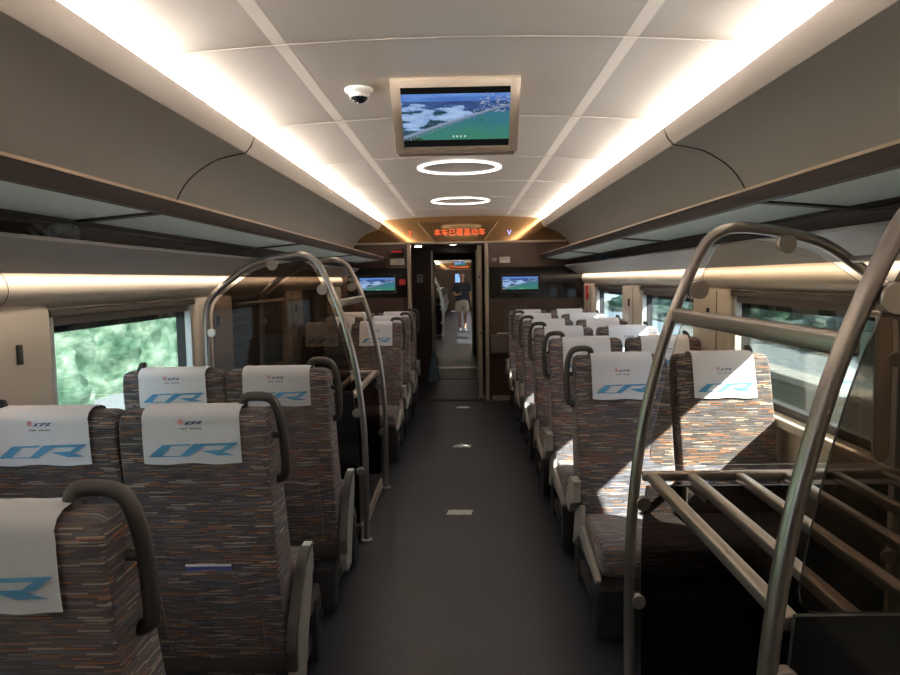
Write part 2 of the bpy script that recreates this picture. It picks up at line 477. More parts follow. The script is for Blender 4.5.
            if k in cl:
                bm = bmesh.new(); box(bm, s*1.622, s*1.628, a+.03, b_-.03, .90, 1.46)
                bl = obj('lowered_blind', bm, M['blind'], wn)
                if detail and s < 0 and k == 3:
                    bm = bmesh.new()
                    for r in range(7):
                        for c in range(5):
                            zz = 1.36-r*.065
                            box(bm, s*1.6185, s*1.6225, a+.08+c*.085, a+.14+c*.085, zz, zz+.018)
                    obj('blind_dashes', bm, pm('blind_dash_grey', (.22, .21, .20), .6), bl)  # rows of pale grey dashes laid over the lowered blind
    return ce

def overhead_rack(y0, y1, xo, s, brackets, lab):
    r = empty('overhead_luggage_rack', (xo, y0, 1.82)); tag(r, lab, 'luggage rack', 'overhead luggage shelves')
    def loc(pts): return [(s*x, z-1.82) for x, z in pts]
    L = y1-y0
    bm = bmesh.new()
    prism_y(bm, loc([(1.0, 1.888), (1.012, 1.868), (1.03, 1.848), (1.06, 1.846), (1.06, 1.868), (1.02, 1.888)]), 0, L)
    rl = obj('front_rail', bm, M['rail'], r, smooth=40)
    bm = bmesh.new(); prism_y(bm, loc([(.996, 1.888), (1.022, 1.888), (1.022, 1.897), (.998, 1.897)]), 0, L)
    obj('gold_edge', bm, M['gold'], rl)
    ys = [y0]+[b for b in brackets if y0 < b < y1]+[y1]
    for a, b_ in zip(ys[:-1], ys[1:]):
        bm = bmesh.new(); prism_y(bm, loc([(1.05, 1.853), (1.35, 1.828), (1.35, 1.836), (1.05, 1.861)]), a+.025-y0, b_-.025-y0)
        obj('glass_shelf', bm, M['shelfglass'], r)
    for b_ in brackets:
        if y0 < b_ < y1:
            bm = bmesh.new(); prism_y(bm, loc([(1.04, 1.846), (1.40, 1.815), (1.50, 1.83), (1.50, 1.87), (1.04, 1.865)]), b_-.022-y0, b_+.022-y0)
            obj('bracket', bm, M['rail'], r)
    bm = bmesh.new(); prism_y(bm, loc([(1.345, 1.818), (1.375, 1.815), (1.375, 1.842), (1.345, 1.842)]), 0, L)
    obj('rear_rail', bm, M['rail'], r)
    bm = bmesh.new(); prism_y(bm, loc([(1.376, 1.80), (1.385, 1.80), (1.385, 1.812), (1.376, 1.812)]), 0, L)
    obj('rear_trim', bm, M['rail'], r)

build_car(YB, DW, 0, WINS, closed_right=(0, 1), closed_left=(3, 4))  # right blinds out of view are lowered to keep sun off the aisle
for s in (-1, 1):
    side = 'left' if s < 0 else 'right'
    overhead_rack(YB+.02, DW-.01, 0, s, [.3, 2.45, 4.6, 6.78], f"frosted glass overhead luggage shelf with dark rail on the {side} side of the coach")
o = obj('wall_back', B(-1.7, 1.7, YB-.06, YB, 0, 2.6), M['wood']); struct(o)

# ------------------------------------------------------------------ bulkhead
def bulkhead(y, xo, x0, x1, ztop, zt=2.07, text=None, detail=True):
    """x0..x1 doorway opening"""
    w = empty('wall_front', (xo, y, 0)); struct(w, 'dark brown veneer bulkhead around the doorway' if detail else 'brown bulkhead inside the next coach', 'wall')
    bm = bmesh.new()
    box(bm, -1.66, x0, 0, .08, 0, zt); box(bm, x1, 1.66, 0, .08, 0, zt)
    box(bm, x0, x1, 0, .08, ztop, zt)
    obj('veneer_panel', bm, M['wood'], w)
    obj('upper_gloss_panel', B(-1.66, 1.66, 0, .08, zt, 2.62), M['mirror'], w)
    obj('cross_trim', B(-1.38, 1.36, -.02, 0, zt-.012, zt+.012, bev=.004), M['trim'], w)
    return w

bw = bulkhead(DW, 0, -.69, .31, 2.045)
obj('baseboard', B(.38, 1.6, -.015, 0, 0, .06), M['trim'], bw)
# LED header
def P(bm, name, m, par, **k): return obj(name, bm, m, par, **k)
hd = empty('passenger_display', (0, DW, 2.2)); tag(hd, 'LED header display with orange Chinese characters above the doorway', 'display')
bm = bmesh.new(); prism_y(bm, [(-.56, .13), (.48, .13), (.29, -.11), (-.35, -.11)], -.004, -.001)
obj('bronze_cover', bm, pm('display_glass', (.20, .115, .052), .07, metal=.85), hd)
for q in ([(-.56, .13), (-.35, -.11)], [(.48, .13), (.29, -.11)]):
    bm = bmesh.new(); tube(bm, [(q[0][0], -.004, q[0][1]), (q[1][0], -.004, q[1][1])], .005, 6); obj('edge_strip', bm, M['gold'], hd)
bm = text_bm('本车已覆盖动车', .096, .0005, 0); to_wall(bm, -.02, -.006, -.005); obj('orange_characters', bm, M['orange'], hd)
tl = empty('toilet_indicator', (-.66, DW-.003, 2.19)); tag(tl, 'small glowing red toilet symbol left of the orange LED text', 'sign')
bm = bmesh.new(); box(bm, -.018, .018, -.006, 0, .02, .035); box(bm, -.006, .006, -.006, 0, -.035, .02)
obj('red_symbol', bm, M['orange'], tl)
tl = empty('signal_indicator', (.62, DW-.003, 2.19)); tag(tl, 'small glowing lilac symbol right of the orange LED text', 'sign')
bm = bmesh.new(); prism = [(-.03, .03), (-.016, .03), (0, -.01), (.016, .03), (.03, .03), (.006, -.03), (-.006, -.03)]
a = [bm.verts.new((x, -.006, z)) for x, z in prism]; f = bm.faces.new(a); r = bmesh.ops.extrude_face_region(bm, geom=[f]); bmesh.ops.translate(bm, vec=(0, .006, 0), verts=[v for v in r['geom'] if isinstance(v, bmesh.types.BMVert)])
obj('lilac_symbol', bm, M['blueled'], tl)

# door posts and sliding leaf
tr = obj('trim_1', B(-.705, -.66, DW-.03, DW+.09, 0, 2.058, bev=.004), M['trim']); struct(tr)
tr = obj('trim_2', B(.30, .345, DW-.03, DW+.09, 0, 2.058, bev=.004), M['trim']); struct(tr)
d = empty('door_1', (0, DW+.13, 0)); struct(d, 'sliding door leaf parked open at the right of the doorway', 'door')
obj('leaf_frame', B(.205, .262, 0, .04, .01, 2.04, bev=.006), M['trim'], d)
obj('door_pane', B(.262, 1.1, .015, .025, .05, 2.0), M['tint'], d)
bm = bmesh.new(); cyl(bm, (.234, -.004, 1.62), (0, 1, 0), .012, .012); cyl(bm, (.234, -.004, .88), (0, 1, 0), .012, .012)
obj('lock_button', bm, M['black'], d)
bm = bmesh.new(); cyl(bm, (-.57, DW+.2, 2.035), (0, 0, 1), .045, .012, bev=.003)
dl = tag(obj('downlight', bm, M['down']), 'tiny round white downlight at top left of the doorway', 'light')

# items on the bulkhead
def flat(name, x0, x1, z0, z1, m, lab, cat, dy=.02, y=None, bev=.003, group=None):
    o = obj(name, B(x0, x1, (y or DW)-dy, (y or DW)-.001, z0, z1, bev=bev), m)
    return tag(o, lab, cat, group)
def screen_mesh(w, h, nx=176, nz=99):
    """picture: river landscape with a long bridge"""
    from mathutils import noise
    bm = bmesh.new(); cl = bm.loops.layers.color.new('pic')
    def fr(u, v, sx_, sy_, o=0): return noise.fractal(Vector((u*sx_, v*sy_, o)), 1.0, 2.0, 5)
    def lerp(a, b, t): t = max(0, min(1, t)); return tuple(p+(q-p)*t for p, q in zip(a, b))
    def pic(u, v):
        if v < .12 or v > .88: return (.004, .004, .004)
        v = (v-.12)/.76
        vb = .06+u*.80-.10*u*u                     # bridge line
        if v > .84: c = lerp((.07, .17, .50), (.16, .32, .72), (v-.84)*4+.5*fr(u, v, 3, 14))
        elif v > .62: c = lerp((.02, .05, .17), (.07, .13, .32), .5+.9*fr(u, v, 7, 18, 2))
        else: c = lerp((.015, .045, .075), (.04, .10, .13), .5+fr(u, v, 9, 12, 3))
        riv = fr(u, v, 5, 11, 5)+.55-abs(v-.50)*3.0-max(0, u-.5)*2.2
        if v > vb and riv > .0: c = lerp((.22, .36, .62), (.38, .52, .78), riv*1.3+.5*fr(u, v, 12, 12, 6))
        if v < vb and v < .62:
            c = lerp((.04, .17, .24), (.05, .22, .13), .9-v*1.6+.25*fr(u, v, 4, 6, 8))
            if fr(u, v, 6, 14, 9) > .42 and u > .6 and v > .42: c = (.04, .13, .06)
            if (1-u*3.0)+.35*fr(u, v, 12, 12, 4) > v*3.4+.35: c = lerp((.015, .05, .03), (.05, .11, .05), .5+fr(u, v, 20, 20, 1))
        if u > .72 and v > .6 and fr(u, v, 22, 30, 7) > .25: c = (.30, .36, .48)
        if vb-.13*(1-u*.75) < v < vb-.015 and (u*30/(1-.35*u)) % 1 < .45: c = (.16, .21, .31)
        if abs(v-vb) < .034*(1-u*.6): c = (.24, .29, .42)
        if .05 < v < .09 and .46 < u < .60 and (u*28) % 1 < .5: c = (.5, .65, .68)
        return c
    V = [[bm.verts.new((-w/2+w*i/nx, 0, -h/2+h*j/nz)) for j in range(nz+1)] for i in range(nx+1)]
    for i in range(nx):
        for j in range(nz):
            f = bm.faces.new((V[i][j], V[i+1][j], V[i+1][j+1], V[i][j+1]))
            c = pic((i+.5)/nx, (j+.5)/nz)
            c = [min(1, (q*1.25))**(1/2.2) for q in c]
            for l in f.loops: l[cl] = (*c, 1)
    return bm

def wall_tv(x, z, px0, px1, pz0, pz1, lab):
    t = empty('wall_screen', (x, DW, z)); tag(t, lab, 'screen', 'bulkhead screens')
    obj('gloss_fascia', B(px0-x, px1-x, -.02, -.001, pz0-z, pz1-z, bev=.004), M['gloss'], t)
    o = obj('picture', screen_mesh(.46, .215), M['screen'], t); o.location = (0, -.0225, 0)
    obj('bezel', B(-.25, .25, -.022, -.0195, -.125, .125), M['black'], t)
    return t
wall_tv(-1.10, 1.548, -1.5, -.71, 1.37, 1.76, 'black glossy fascia with lit landscape screen left of the doorway')
wall_tv(.755, 1.535, .36, 1.56, 1.34, 1.745, 'black glossy fascia with lit landscape screen right of the doorway')
o = flat('alarm_box', -.81, -.73, 1.535, 1.61, M['redbox'], 'small square red alarm box beside the left wall screen', 'alarm', dy=.04)
o = flat('led_sign', -.94, -.745, 1.895, 2.0, M['gloss'], 'small black sign with dim red LED line left of doorway', 'sign')
bm = B(-.905, -.775, DW-.023, DW-.0205, 1.955, 1.975); obj('red_led_text', bm, M['redled'], o)
o = flat('notice_plate', -.925, -.745, 1.795, 1.87, M['notice'], 'white notice plate with picture below the red LED sign', 'sign')
bm = bmesh.new(); box(bm, -.90, -.865, DW-.022, DW-.02, 1.81, 1.855); obj('notice_picture', bm, M['gold'], o)
bm = bmesh.new()
for k in range(3): box(bm, -.85, -.765, DW-.022, DW-.02, 1.812+k*.018, 1.819+k*.018)
obj('notice_text', bm, M['ink'], o)
o = flat('notice_plate', .49, .625, 1.80, 1.875, M['notice'], 'white notice plate right of the fan shaped wifi symbol', 'sign')
bm = text_bm('WIFI', .035, .0005); to_wall(bm, .557, DW-.0215, 1.845); obj('notice_text', bm, M['ink'], o)
bm = bmesh.new()
for k, r_ in enumerate((.015, .032, .05)):
    tube(bm, [(.425+r_*math.sin(a), DW-.005, 1.81+r_*math.cos(a)) for a in [math.radians(-50+100*i/8) for i in range(9)]], .005, 6)
tag(obj('wifi_symbol', bm, M['notice']), 'pale fan shaped wifi symbol on brown wall right of doorway', 'sign')
t = empty('wall_bin', (.53, DW, .62)); tag(t, 'grey flap box mounted low on the wall right of the doorway', 'bin')
obj('box_body', B(-.16, .16, -.06, -.001, 0, .25, bev=.01), pm('brown_grey_box', (.11, .09, .08), .4), t)
obj('flap_lip', B(-.08, .1, -.07, -.05, .262, .275), M['white'], t)
t = empty('fire_hammer', (1.50, 8.62, 1.40)); tag(t, 'red emergency hammer on right wall beside the bulkhead', 'hammer')
bm = bmesh.new(); tube(bm, [(.05, 0, -.08), (.05, 0, .08)], .014, 8); obj('hammer_handle', bm, M['redbox'], t)
bm = bmesh.new(); tube(bm, [(.05, -.04, .08), (.05, .04, .08)], .018, 8); obj('hammer_head', bm, M['redbox'], t)

# ------------------------------------------------------------------ vestibule and gangway
v = empty('wall_vestibule', (0, 0, 0)); struct(v, 'dark brown vestibule walls beyond the doorway', 'wall')
bm = bmesh.new(); box(bm, -1.6, -1.5, DW+.08, 14.4, 0, 2.2); box(bm, 1.5, 1.6, DW+.08, 14.4, 0, 2.2)
box(bm, -1.5, -.47, 11.0, 11.07, 0, 2.12); box(bm, .23, 1.5, 11.0, 11.07, 0, 2.12); box(bm, -.47, .23, 11.0, 11.07, 2.02, 2.12)
box(bm, -.66, -.60, 11.07, 14.4, 0, 2.12); box(bm, .36, .42, 11.07, 14.4, 0, 2.12)
obj('veneer_panel', bm, M['wood'], v)
o = obj('ceiling', B(-1.6, 1.6, DW+.08, 14.4, 2.12, 2.2), M['rail']); struct(o, 'dark low vestibule ceiling', 'ceiling')
o = obj('floor', B(-1.6, 1.6, DW, 14.5, -.08, 0), M['floor']); struct(o, 'dark vestibule floor between the coaches', 'floor')
tr = obj('trim_3', B(-.49, -.455, 10.97, 11.0, 0, 2.05, bev=.003), M['steelflat']); struct(tr)
tr = obj('trim_4', B(.215, .25, 10.97, 11.0, 0, 2.05, bev=.003), M['steelflat']); struct(tr)
tr = obj('trim_5', B(-.47, .25, 10.95, 11.10, 0, .012), M['bluegrey']); struct(tr)
tr = obj('trim_6', B(-.6, .36, 12.15, 12.4, 0, .02, bev=.004), M['steelflat']); struct(tr)
tr = obj('trim_7', B(-.70, .31, DW-.02, DW+.08, 0, .008), M['seam']); struct(tr)
o = obj('pictogram_sign', B(-.715, -.625, 10.985, 10.999, 1.555, 1.68), M['notice']); tag(o, 'small pale pictogram sign on dark panel inside the doorway', 'sign')
bm = bmesh.new()
for q in ((-.70, -.67, 1.63, 1.665), (-.665, -.64, 1.60, 1.65), (-.70, -.68, 1.57, 1.61), (-.672, -.645, 1.57, 1.585)): box(bm, q[0], q[1], 10.983, 10.986, q[2], q[3])
obj('dark_marks', bm, M['ink'], o)
bm = bmesh.new()
loft(bm, [[(x*k, y*k, z) for x, y in rrect(.10, .08, .05)] for k, z in ((1, 0), (.95, .04), (.7, .2), (.4, .36), (.2, .46))])
o = obj('tapered_rubber_fairing', bm, M['bluegrey'], smooth=50); o.location = (-.47, 11.0-.12, 0)
tag(o, 'blue grey tapered rubber cone at the foot of the door frame', 'fairing')
bm = bmesh.new(); cyl(bm, (-.12, 10.2, 2.11), (0, 0, 1), .05, .02)
tag(obj('downlight', bm, M['down']), 'small round white downlight in the dark vestibule ceiling', 'light')
bm = bmesh.new(); cyl(bm, (-.12, 12.8, 2.11), (0, 0, 1), .05, .02)
tag(obj('downlight', bm, M['ring']), 'small round downlight between the two coaches', 'light')

# next coach
XO = -.15; Y2 = 14.5; Y3 = 34.5
w2 = [(Y2+1.6+2.1*k, Y2+3.06+2.1*k) for k in range(8)]
build_car(Y2, Y3, XO, w2, idx0=11, detail=False, floor_lab='slate floor of the next coach with sunlit patches')
overhead_rack(Y2+.1, Y3-.01, XO, -1, [Y2+2.2*k for k in range(1, 9)], 'overhead luggage shelf on the left side of the next coach')
overhead_rack(Y2+.1, Y3-.01, XO, 1, [Y2+2.2*k for k in range(1, 9)], 'overhead luggage shelf on the right side of the next coach')
w = empty('wall_doorway', (0, Y2-.1, 0)); struct(w, 'brown end wall of the next coach with doorway', 'wall')
bm = bmesh.new(); box(bm, -1.8, -.567, 0, .08, 0, 2.7); box(bm, .19, 1.6, 0, .08, 0, 2.7); box(bm, -.567, .19, 0, .08, 1.99, 2.7)
obj('veneer_panel', bm, M['wood'], w)
bm = bmesh.new(); box(bm, -.60, -.567, -.03, .09, 0, 2.0); box(bm, .19, .22, -.03, .09, 0, 2.0)
obj('door_jamb', bm, M['trim'], w)
bw2 = bulkhead(Y3, XO, -.45, .45, 2.0, detail=False)
bm = text_bm('本车已覆盖动车', .13, .001, 0); to_wall(bm, XO, Y3-.03, 2.2)
tag(obj('passenger_display', bm, M['orange']), 'orange LED text at the far end of the next coach', 'display')
o = obj('far_door', B(XO-.7, XO+.7, Y3+.1, Y3+.14, 0, 2.2), M['wood']); tag(o, 'closed brown door at the end of the next coach', 'door')
o2 = obj('door_window', B(XO-.22, XO+.02, Y3+.085, Y3+.1, 1.2, 1.85), em('far_blue_daylight', (.25, .5, 1), .9), o)

# ------------------------------------------------------------------ ceiling screen, dome camera, rings
t = empty('ceiling_screen', (-.005, 2.83, 2.395)); tag(t, 'beige framed ceiling screen tilted down showing an aerial bridge view', 'screen')
sl = math.sqrt(.2**2+.25**2); ang = math.atan2(.2, .25)
h = empty('tilt', (0, 0, 0)); bpy.data.objects.remove(h)
Mt = Matrix.Rotation(ang, 4, 'X')
def tilt(bm): bmesh.ops.transform(bm, matrix=Mt, verts=bm.verts); return bm
# local: x width, z 0..-sl downward, y depth (+ away)
bm = bmesh.new(); W2 = .262
box(bm, -W2, -W2+.038, 0, .035, -.325, 0, bev=.004); box(bm, W2-.038, W2, 0, .035, -.325, 0, bev=.004)
box(bm, -W2+.03, W2-.03, 0, .035, -.034, 0, bev=.004); box(bm, -W2+.03, W2-.03, 0, .035, -.325, -.298, bev=.004)
box(bm, -W2+.01, W2-.01, .012, .04, -.32, -.01)
obj('housing', tilt(bm), M['tvcase'], t, smooth=30)
bm = B(-W2+.012, W2-.012, -.004, .03, -.337, -.322, bev=.004); obj('lower_edge', tilt(bm), pm('screen_edge', (.2, .16, .15), .4), t)
bm = screen_mesh(.45, .268); bmesh.ops.translate(bm, vec=(0, .0105, -.166), verts=bm.verts); obj('picture', tilt(bm), M['screen'], t)
bm = bmesh.new(); prism_x(bm, [(.04, .02), (.30, .02), (.30, -.05), (.237, -.224)], -.24, .24)
obj('wedge_mount', bm, M['tvcase'], t)

bpy.context.view_layer.update(); index_kids(t); c2 = copy_tree(t); c2.location = (XO+.04, 30.0, 2.395)
tag(c2, 'small blue lit ceiling screen far away in the next coach', 'screen')
t = empty('dome_camera', (-.41, 2.97, ceil_z(.41))); t.scale = (.88, .88, .88); tag(t, 'white ceiling dome camera with smoked lens left of the screen', 'camera')
bm = bmesh.new(); loft(bm, [[(r_*math.cos(a), r_*math.sin(a), z) for a in [2*PI*k/28 for k in range(28)]] for r_, z in ((.066, 0), (.068, -.008), (.062, -.018), (.048, -.024), (.044, -.024))])
obj('mount_ring', bm, M['white'], t, smooth=40)
bm = bmesh.new(); loft(bm, [[(r_*math.cos(a), r_*math.sin(a), z) for a in [2*PI*k/28 for k in range(28)]] for r_, z in [(.049*math.cos(b), -.020-.045*math.sin(b)) for b in [0, .25, .5, .75]]])
obj('dome_shell', bm, M['white'], t, smooth=50)
bm = bmesh.new()
# smoked lens window: spherical cap facing the camera side
import itertools
def cap(bm, R, cz, d, half, n=8):
    d = Vector(d).normalized(); u = d.orthogonal().normalized(); v = d.cross(u)
    rings = []
    for i in range(1, n+1):
        th = half*i/n
        rings.append([bm.verts.new(Vector((0, 0, cz))+R*(d*math.cos(th)+(u*math.cos(p)+v*math.sin(p))*math.sin(th))) for p in [2*PI*k/20 for k in range(20)]])
    c = bm.verts.new(Vector((0, 0, cz))+R*d)
    for k in range(20): bm.faces.new((c, rings[0][k], rings[0][(k+1) % 20]))
    for i in range(n-1):
        for k in range(20): bm.faces.new((rings[i][k], rings[i+1][k], rings[i+1][(k+1) % 20], rings[i][(k+1) % 20]))
cap(bm, .048, -.020, (0, -.35, -.9), 1.05)
obj('lens_window', bm, M['dome'], t, smooth=60)

for i, (y, lab) in enumerate(((5.10, 'larger looking nearer white ring light on ceiling behind the screen'), (7.25, 'farther white ring light on ceiling just before the doorway'))):
    bm = bmesh.new()
    pts = [(.285*math.cos(a), .285*math.sin(a)) for a in [2*PI*k/64 for k in range(65)]]
    R0 = [[(r_*math.cos(a), r_*math.sin(a), z) for a in [2*PI*k/64 for k in range(64)]] for r_, z in ((.272, 0), (.272, -.008), (.305, -.008), (.305, 0))]
    Vv = [[bm.verts.new(p) for p in s_] for s_ in R0]
    for a in range(3):
        for k in range(64): bm.faces.new((Vv[a][k], Vv[a][(k+1) % 64], Vv[a+1][(k+1) % 64], Vv[a+1][k]))
    bmesh.ops.recalc_face_normals(bm, faces=bm.faces)
    o = obj('ring_light', bm, M['ring']); o.location = (0, y, CZ-.003); tag(o, lab, 'light', 'ring lights')

# ------------------------------------------------------------------ seats
# seat local frame: front = -y, x centre 0, floor z 0
HW = .238
BP = [  # z, y_front, y_rear, halfwidth
    (.24, -.17, -.07, HW-.03), (.30, -.195, -.055, HW-.006), (.44, -.205, -.02, HW), (.58, -.175, .02, HW), (.72, -.13, .05, HW), (.86, -.095, .072, HW),
    (.98, -.065, .088, HW), (1.08, -.040, .10, HW), (1.15, -.020, .104, HW-.001), (1.185, -.010, .102, HW-.003), (1.205, .004, .094, HW-.010), (1.215, .022, .078, HW-.028)]
def yf(z):
    for a, b_ in zip(BP[:-1], BP[1:]):
        if a[0] <= z <= b_[0]: t = (z-a[0])/(b_[0]-a[0]); return a[1]+(b_[1]-a[1])*t
    return BP[-1][1]
def yr(z):
    for a, b_ in zip(BP[:-1], BP[1:]):
        if a[0] <= z <= b_[0]: t = (z-a[0])/(b_[0]-a[0]); return a[2]+(b_[2]-a[2])*t
    return BP[-1][2]
def back_bm():
    bm = bmesh.new(); secs = []
    sp = spline([(b_[1], b_[2], b_[0]) for b_ in BP], 3); wv = spline([(b_[3], 0, 0) for b_ in BP], 3)
    for p, w_ in zip(sp, wv):
        hy = (p.y-p.x)/2; cy = (p.y+p.x)/2
        secs.append([(x, cy+y, p.z-.004) for x, y in rrect(w_.x, hy, .014, 5)])
    loft(bm, secs); return bm
def cushion_bm(ins0=.010):
    bm = bmesh.new(); secs = []
    for y, z0, z1, ins in ((-.19, .32, .445, .0), (-.30, .315, .452, 0), (-.45, .315, .462, 0), (-.58, .32, .470, 0), (-.64, .325, .465, .0), (-.67, .335, .452, .004), (-.683, .355, .432, .012)):
        hz = (z1-z0)/2; cz = (z0+z1)/2
        secs.append([(x, y, cz+z) for x, z in rrect(HW-ins0-ins, hz, .03, 4)])
    loft(bm, secs); return bm

# headrest cloth ribbon: list of (y,z) from front bottom over the top to rear bottom
RB = [(yf(z)-.006, z) for z in (1.0, 1.03, 1.06, 1.09, 1.12, 1.15, 1.175)]
RB += [(-.012, 1.195), (.004, 1.214), (.024, 1.222), (.052, 1.224), (.080, 1.222), (.100, 1.212), (.112, 1.195)]
RB += [(yr(z)+.006, z) for z in (1.175, 1.155, 1.13, 1.11, 1.085, 1.06, 1.045)]
def cover_bm(seed=0):
    rnd = random.Random(seed); bm = bmesh.new(); nx = 16; CWd = .153
    rows = []
    n = len(RB)
    for i, (y, z) in enumerate(RB):
        t = i/(n-1); row = []
        a = RB[max(0, i-1)]; b_ = RB[min(n-1, i+1)]
        d = Vector((b_[0]-a[0], b_[1]-a[1])).normalized(); nrm = Vector((-d.y, d.x))
        if i < 7: nrm = Vector((-abs(nrm.x), nrm.y))
        edge = abs(t-.5)*2
        for k in range(nx+1):
            x = -CWd+2*CWd*k/nx
            wv = .0016*math.sin(k*1.1+seed)*edge + .0010*math.sin(k*2.3+i*.4)*edge
            # outward offset
            oy = y+(-1 if t < .45 else 1 if t > .55 else 0)*(abs(wv)+.001)
            oz = z + (.0025*math.sin(k*.7+seed*2) if i in (0, n-1) else 0) + (.0015*abs(math.sin(k*.9)) if .45 <= t <= .55 else 0)
            row.append(bm.verts.new((x*(1+.02*edge), oy, oz)))
        rows.append(row)
    fs = []
    for i in range(n-1):
        for k in range(nx): fs.append(bm.faces.new((rows[i][k], rows[i][k+1], rows[i+1][k+1], rows[i+1][k])))
    bmesh.ops.recalc_face_normals(bm, faces=fs)
    bmesh.ops.solidify(bm, geom=fs, thickness=-.0012)
    # pinked hem
    return bm
LOGO = [
    [(90, 422), (205, 328), (275, 334), (192, 416)],
    [(205, 328), (420, 321), (404, 336), (272, 337)],
    [(90, 422), (192, 414), (330, 414), (385, 422)],
    [(322, 422), (440, 323), (545, 323), (388, 422)],
    [(440, 323), (768, 314), (752, 334), (530, 339)],
    [(768, 314), (700, 370), (635, 372), (690, 334)],
    [(490, 376), (700, 369), (655, 386), (745, 412), (612, 415)],
]
def logo_bm(front, which):
    """printed marks on the cloth; front or rear face"""
    k = .31/735.0; sd = 1
    z0 = 1.022 if front else 1.060
    def X(px): return (px-420)*k*(1 if front else -1)
    def Z(py): return z0+(455-py)*k*.98-.004
    flat = bmesh.new()
    def poly(pts, mi):
        vs = [flat.verts.new((X(x), 0, Z(y))) for x, y in pts]
        f = flat.faces.new(vs); f.material_index = mi
    if which == 'big':
        for p in LOGO: poly(p, 0)
    else:
        # small repeat of the same mark in navy with a red ring, and a line of small print
        for p in LOGO: poly([(375+(x-90)*.2, 172-(422-y)*.24) for x, y in p], 0)
        n = 16
        for i in range(n):
            a, b_ = 2*PI*i/n, 2*PI*(i+1)/n
            poly([(347+19*math.cos(a), 152+19*math.sin(a)), (347+19*math.cos(b_), 152+19*math.sin(b_)), (347+14*math.cos(b_), 152+14*math.sin(b_)), (347+14*math.cos(a), 152+14*math.sin(a))], 1)
        poly([(343, 142), (351, 142), (351, 162), (343, 162)], 1)
        for i in range(9):
            if i == 3: continue
            x = 345+i*18; poly([(x, 198), (x+12, 198), (x+12, 208), (x, 208)], 2)
    for i in range(-15, 16):
        bmesh.ops.bisect_plane(flat, geom=flat.verts[:]+flat.edges[:]+flat.faces[:], plane_co=(i*.01, 0, 0), plane_no=(1, 0, 0))
    zz = 1.0
    while zz < 1.22:
        bmesh.ops.bisect_plane(flat, geom=flat.verts[:]+flat.edges[:]+flat.faces[:], plane_co=(0, 0, zz), plane_no=(0, 0, 1)); zz += .01
    pts = RB[:7] if front else RB[-7:][::-1]
    for v_ in flat.verts:
        z = v_.co.z
        for a, b_ in zip(pts[:-1], pts[1:]):
            if a[1] <= z <= b_[1] or b_ is pts[-1]:
                t = (z-a[1])/(b_[1]-a[1]); y = a[0]+(b_[0]-a[0])*t; break
        v_.co.y = y+(-1 if front else 1)*.0068
    bmesh.ops.triangulate(flat, faces=flat.faces)
    return flat
def handle_bm(sx):
    bm = bmesh.new(); e = HW
    pts = [(e-.092, .04, 1.185), (e-.092, .04, 1.215), (e-.075, .04, 1.232), (e-.022, .042, 1.232), (e+.008, .042, 1.215), (e+.026, .04, 1.165), (e+.033, .032, 1.10),
           (e+.033, .022, 1.03), (e+.028, .01, .975), (e+.014, .004, .955), (e-.012, .002, .948)]
    tube(bm, [(x*sx, y, z) for x, y, z in pts], .0155, 12, sub=4)
    tube(bm, [(sx*(e-.01), .034, 1.105), (sx*(e+.03), .034, 1.105)], .011, 10)
    # finger grips on the inner face
    for i in range(5):
        z = 1.085-i*.024
        cyl(bm, (sx*(e+.024), .028-.004*i, z), (1, 0, .0), .009, .012, 8)
    return bm
SHELL = [(.0, .20), (.035, .27), (.035, .36), (-.005, .45), (-.085, .54), (-.165, .612), (-.20, .622), (-.262, .622), (-.265, .57), (-.235, .48), (-.19, .40), (-.14, .30), (-.10, .2)]
SKIRT = [(-.05, .22), (-.16, .42), (-.30, .385), (-.50, .345), (-.665, .335), (-.68, .315), (-.66, .285), (-.45, .255), (-.2, .21)]
SHELL2 = [(-.02, .45), (-.085, .56), (-.165, .612), (-.20, .622), (-.30, .622), (-.305, .535), (-.2, .5), (-.12, .43)]
SKIRT2 = [(-.05, .24), (-.12, .43), (-.24, .50), (-.29, .52), (-.30, .42), (-.50, .375), (-.665, .345), (-.68, .32), (-.66, .30), (-.45, .325), (-.25, .36), (-.15, .30)]
def shell_bm(sx, away):
    bm = bmesh.new(); a, b_ = sorted((sx*(HW+.018), sx*(HW+.048)))
    prism_x(bm, SHELL if away else SHELL2, a, b_); bmesh.ops.bevel(bm, geom=list(bm.edges), offset=.003, segments=1, affect='EDGES'); return bm
def skirt_bm(sx):
    bm = bmesh.new(); a, b_ = sorted((sx*(HW-.006), sx*(HW+.016)))
    prism_x(bm, SKIRT2, a, b_); bmesh.ops.bevel(bm, geom=list(bm.edges), offset=.003, segments=1, affect='EDGES')
    return bm
def pad_bm(sx, away):
    bm = bmesh.new(); a, b_ = sorted((sx*(HW+.014), sx*(HW+.052)))
    if not away:
        prism_x(bm, [(-.085, .572), (-.16, .623), (-.20, .634), (-.30, .634), (-.30, .623), (-.2, .61)], a, b_); return bm
    top = [(.042, .30), (.042, .37), (.0, .46), (-.08, .552), (-.16, .623), (-.20, .634), (-.262, .634)]
    low = [(-.262, .622), (-.20, .612), (-.15, .59), (-.075, .52), (.0, .43), (.015, .36), (.015, .30)]
    prism_x(bm, top+low, a, b_); bmesh.ops.bevel(bm, geom=list(bm.edges), offset=.003, segments=1, affect='EDGES'); return bm
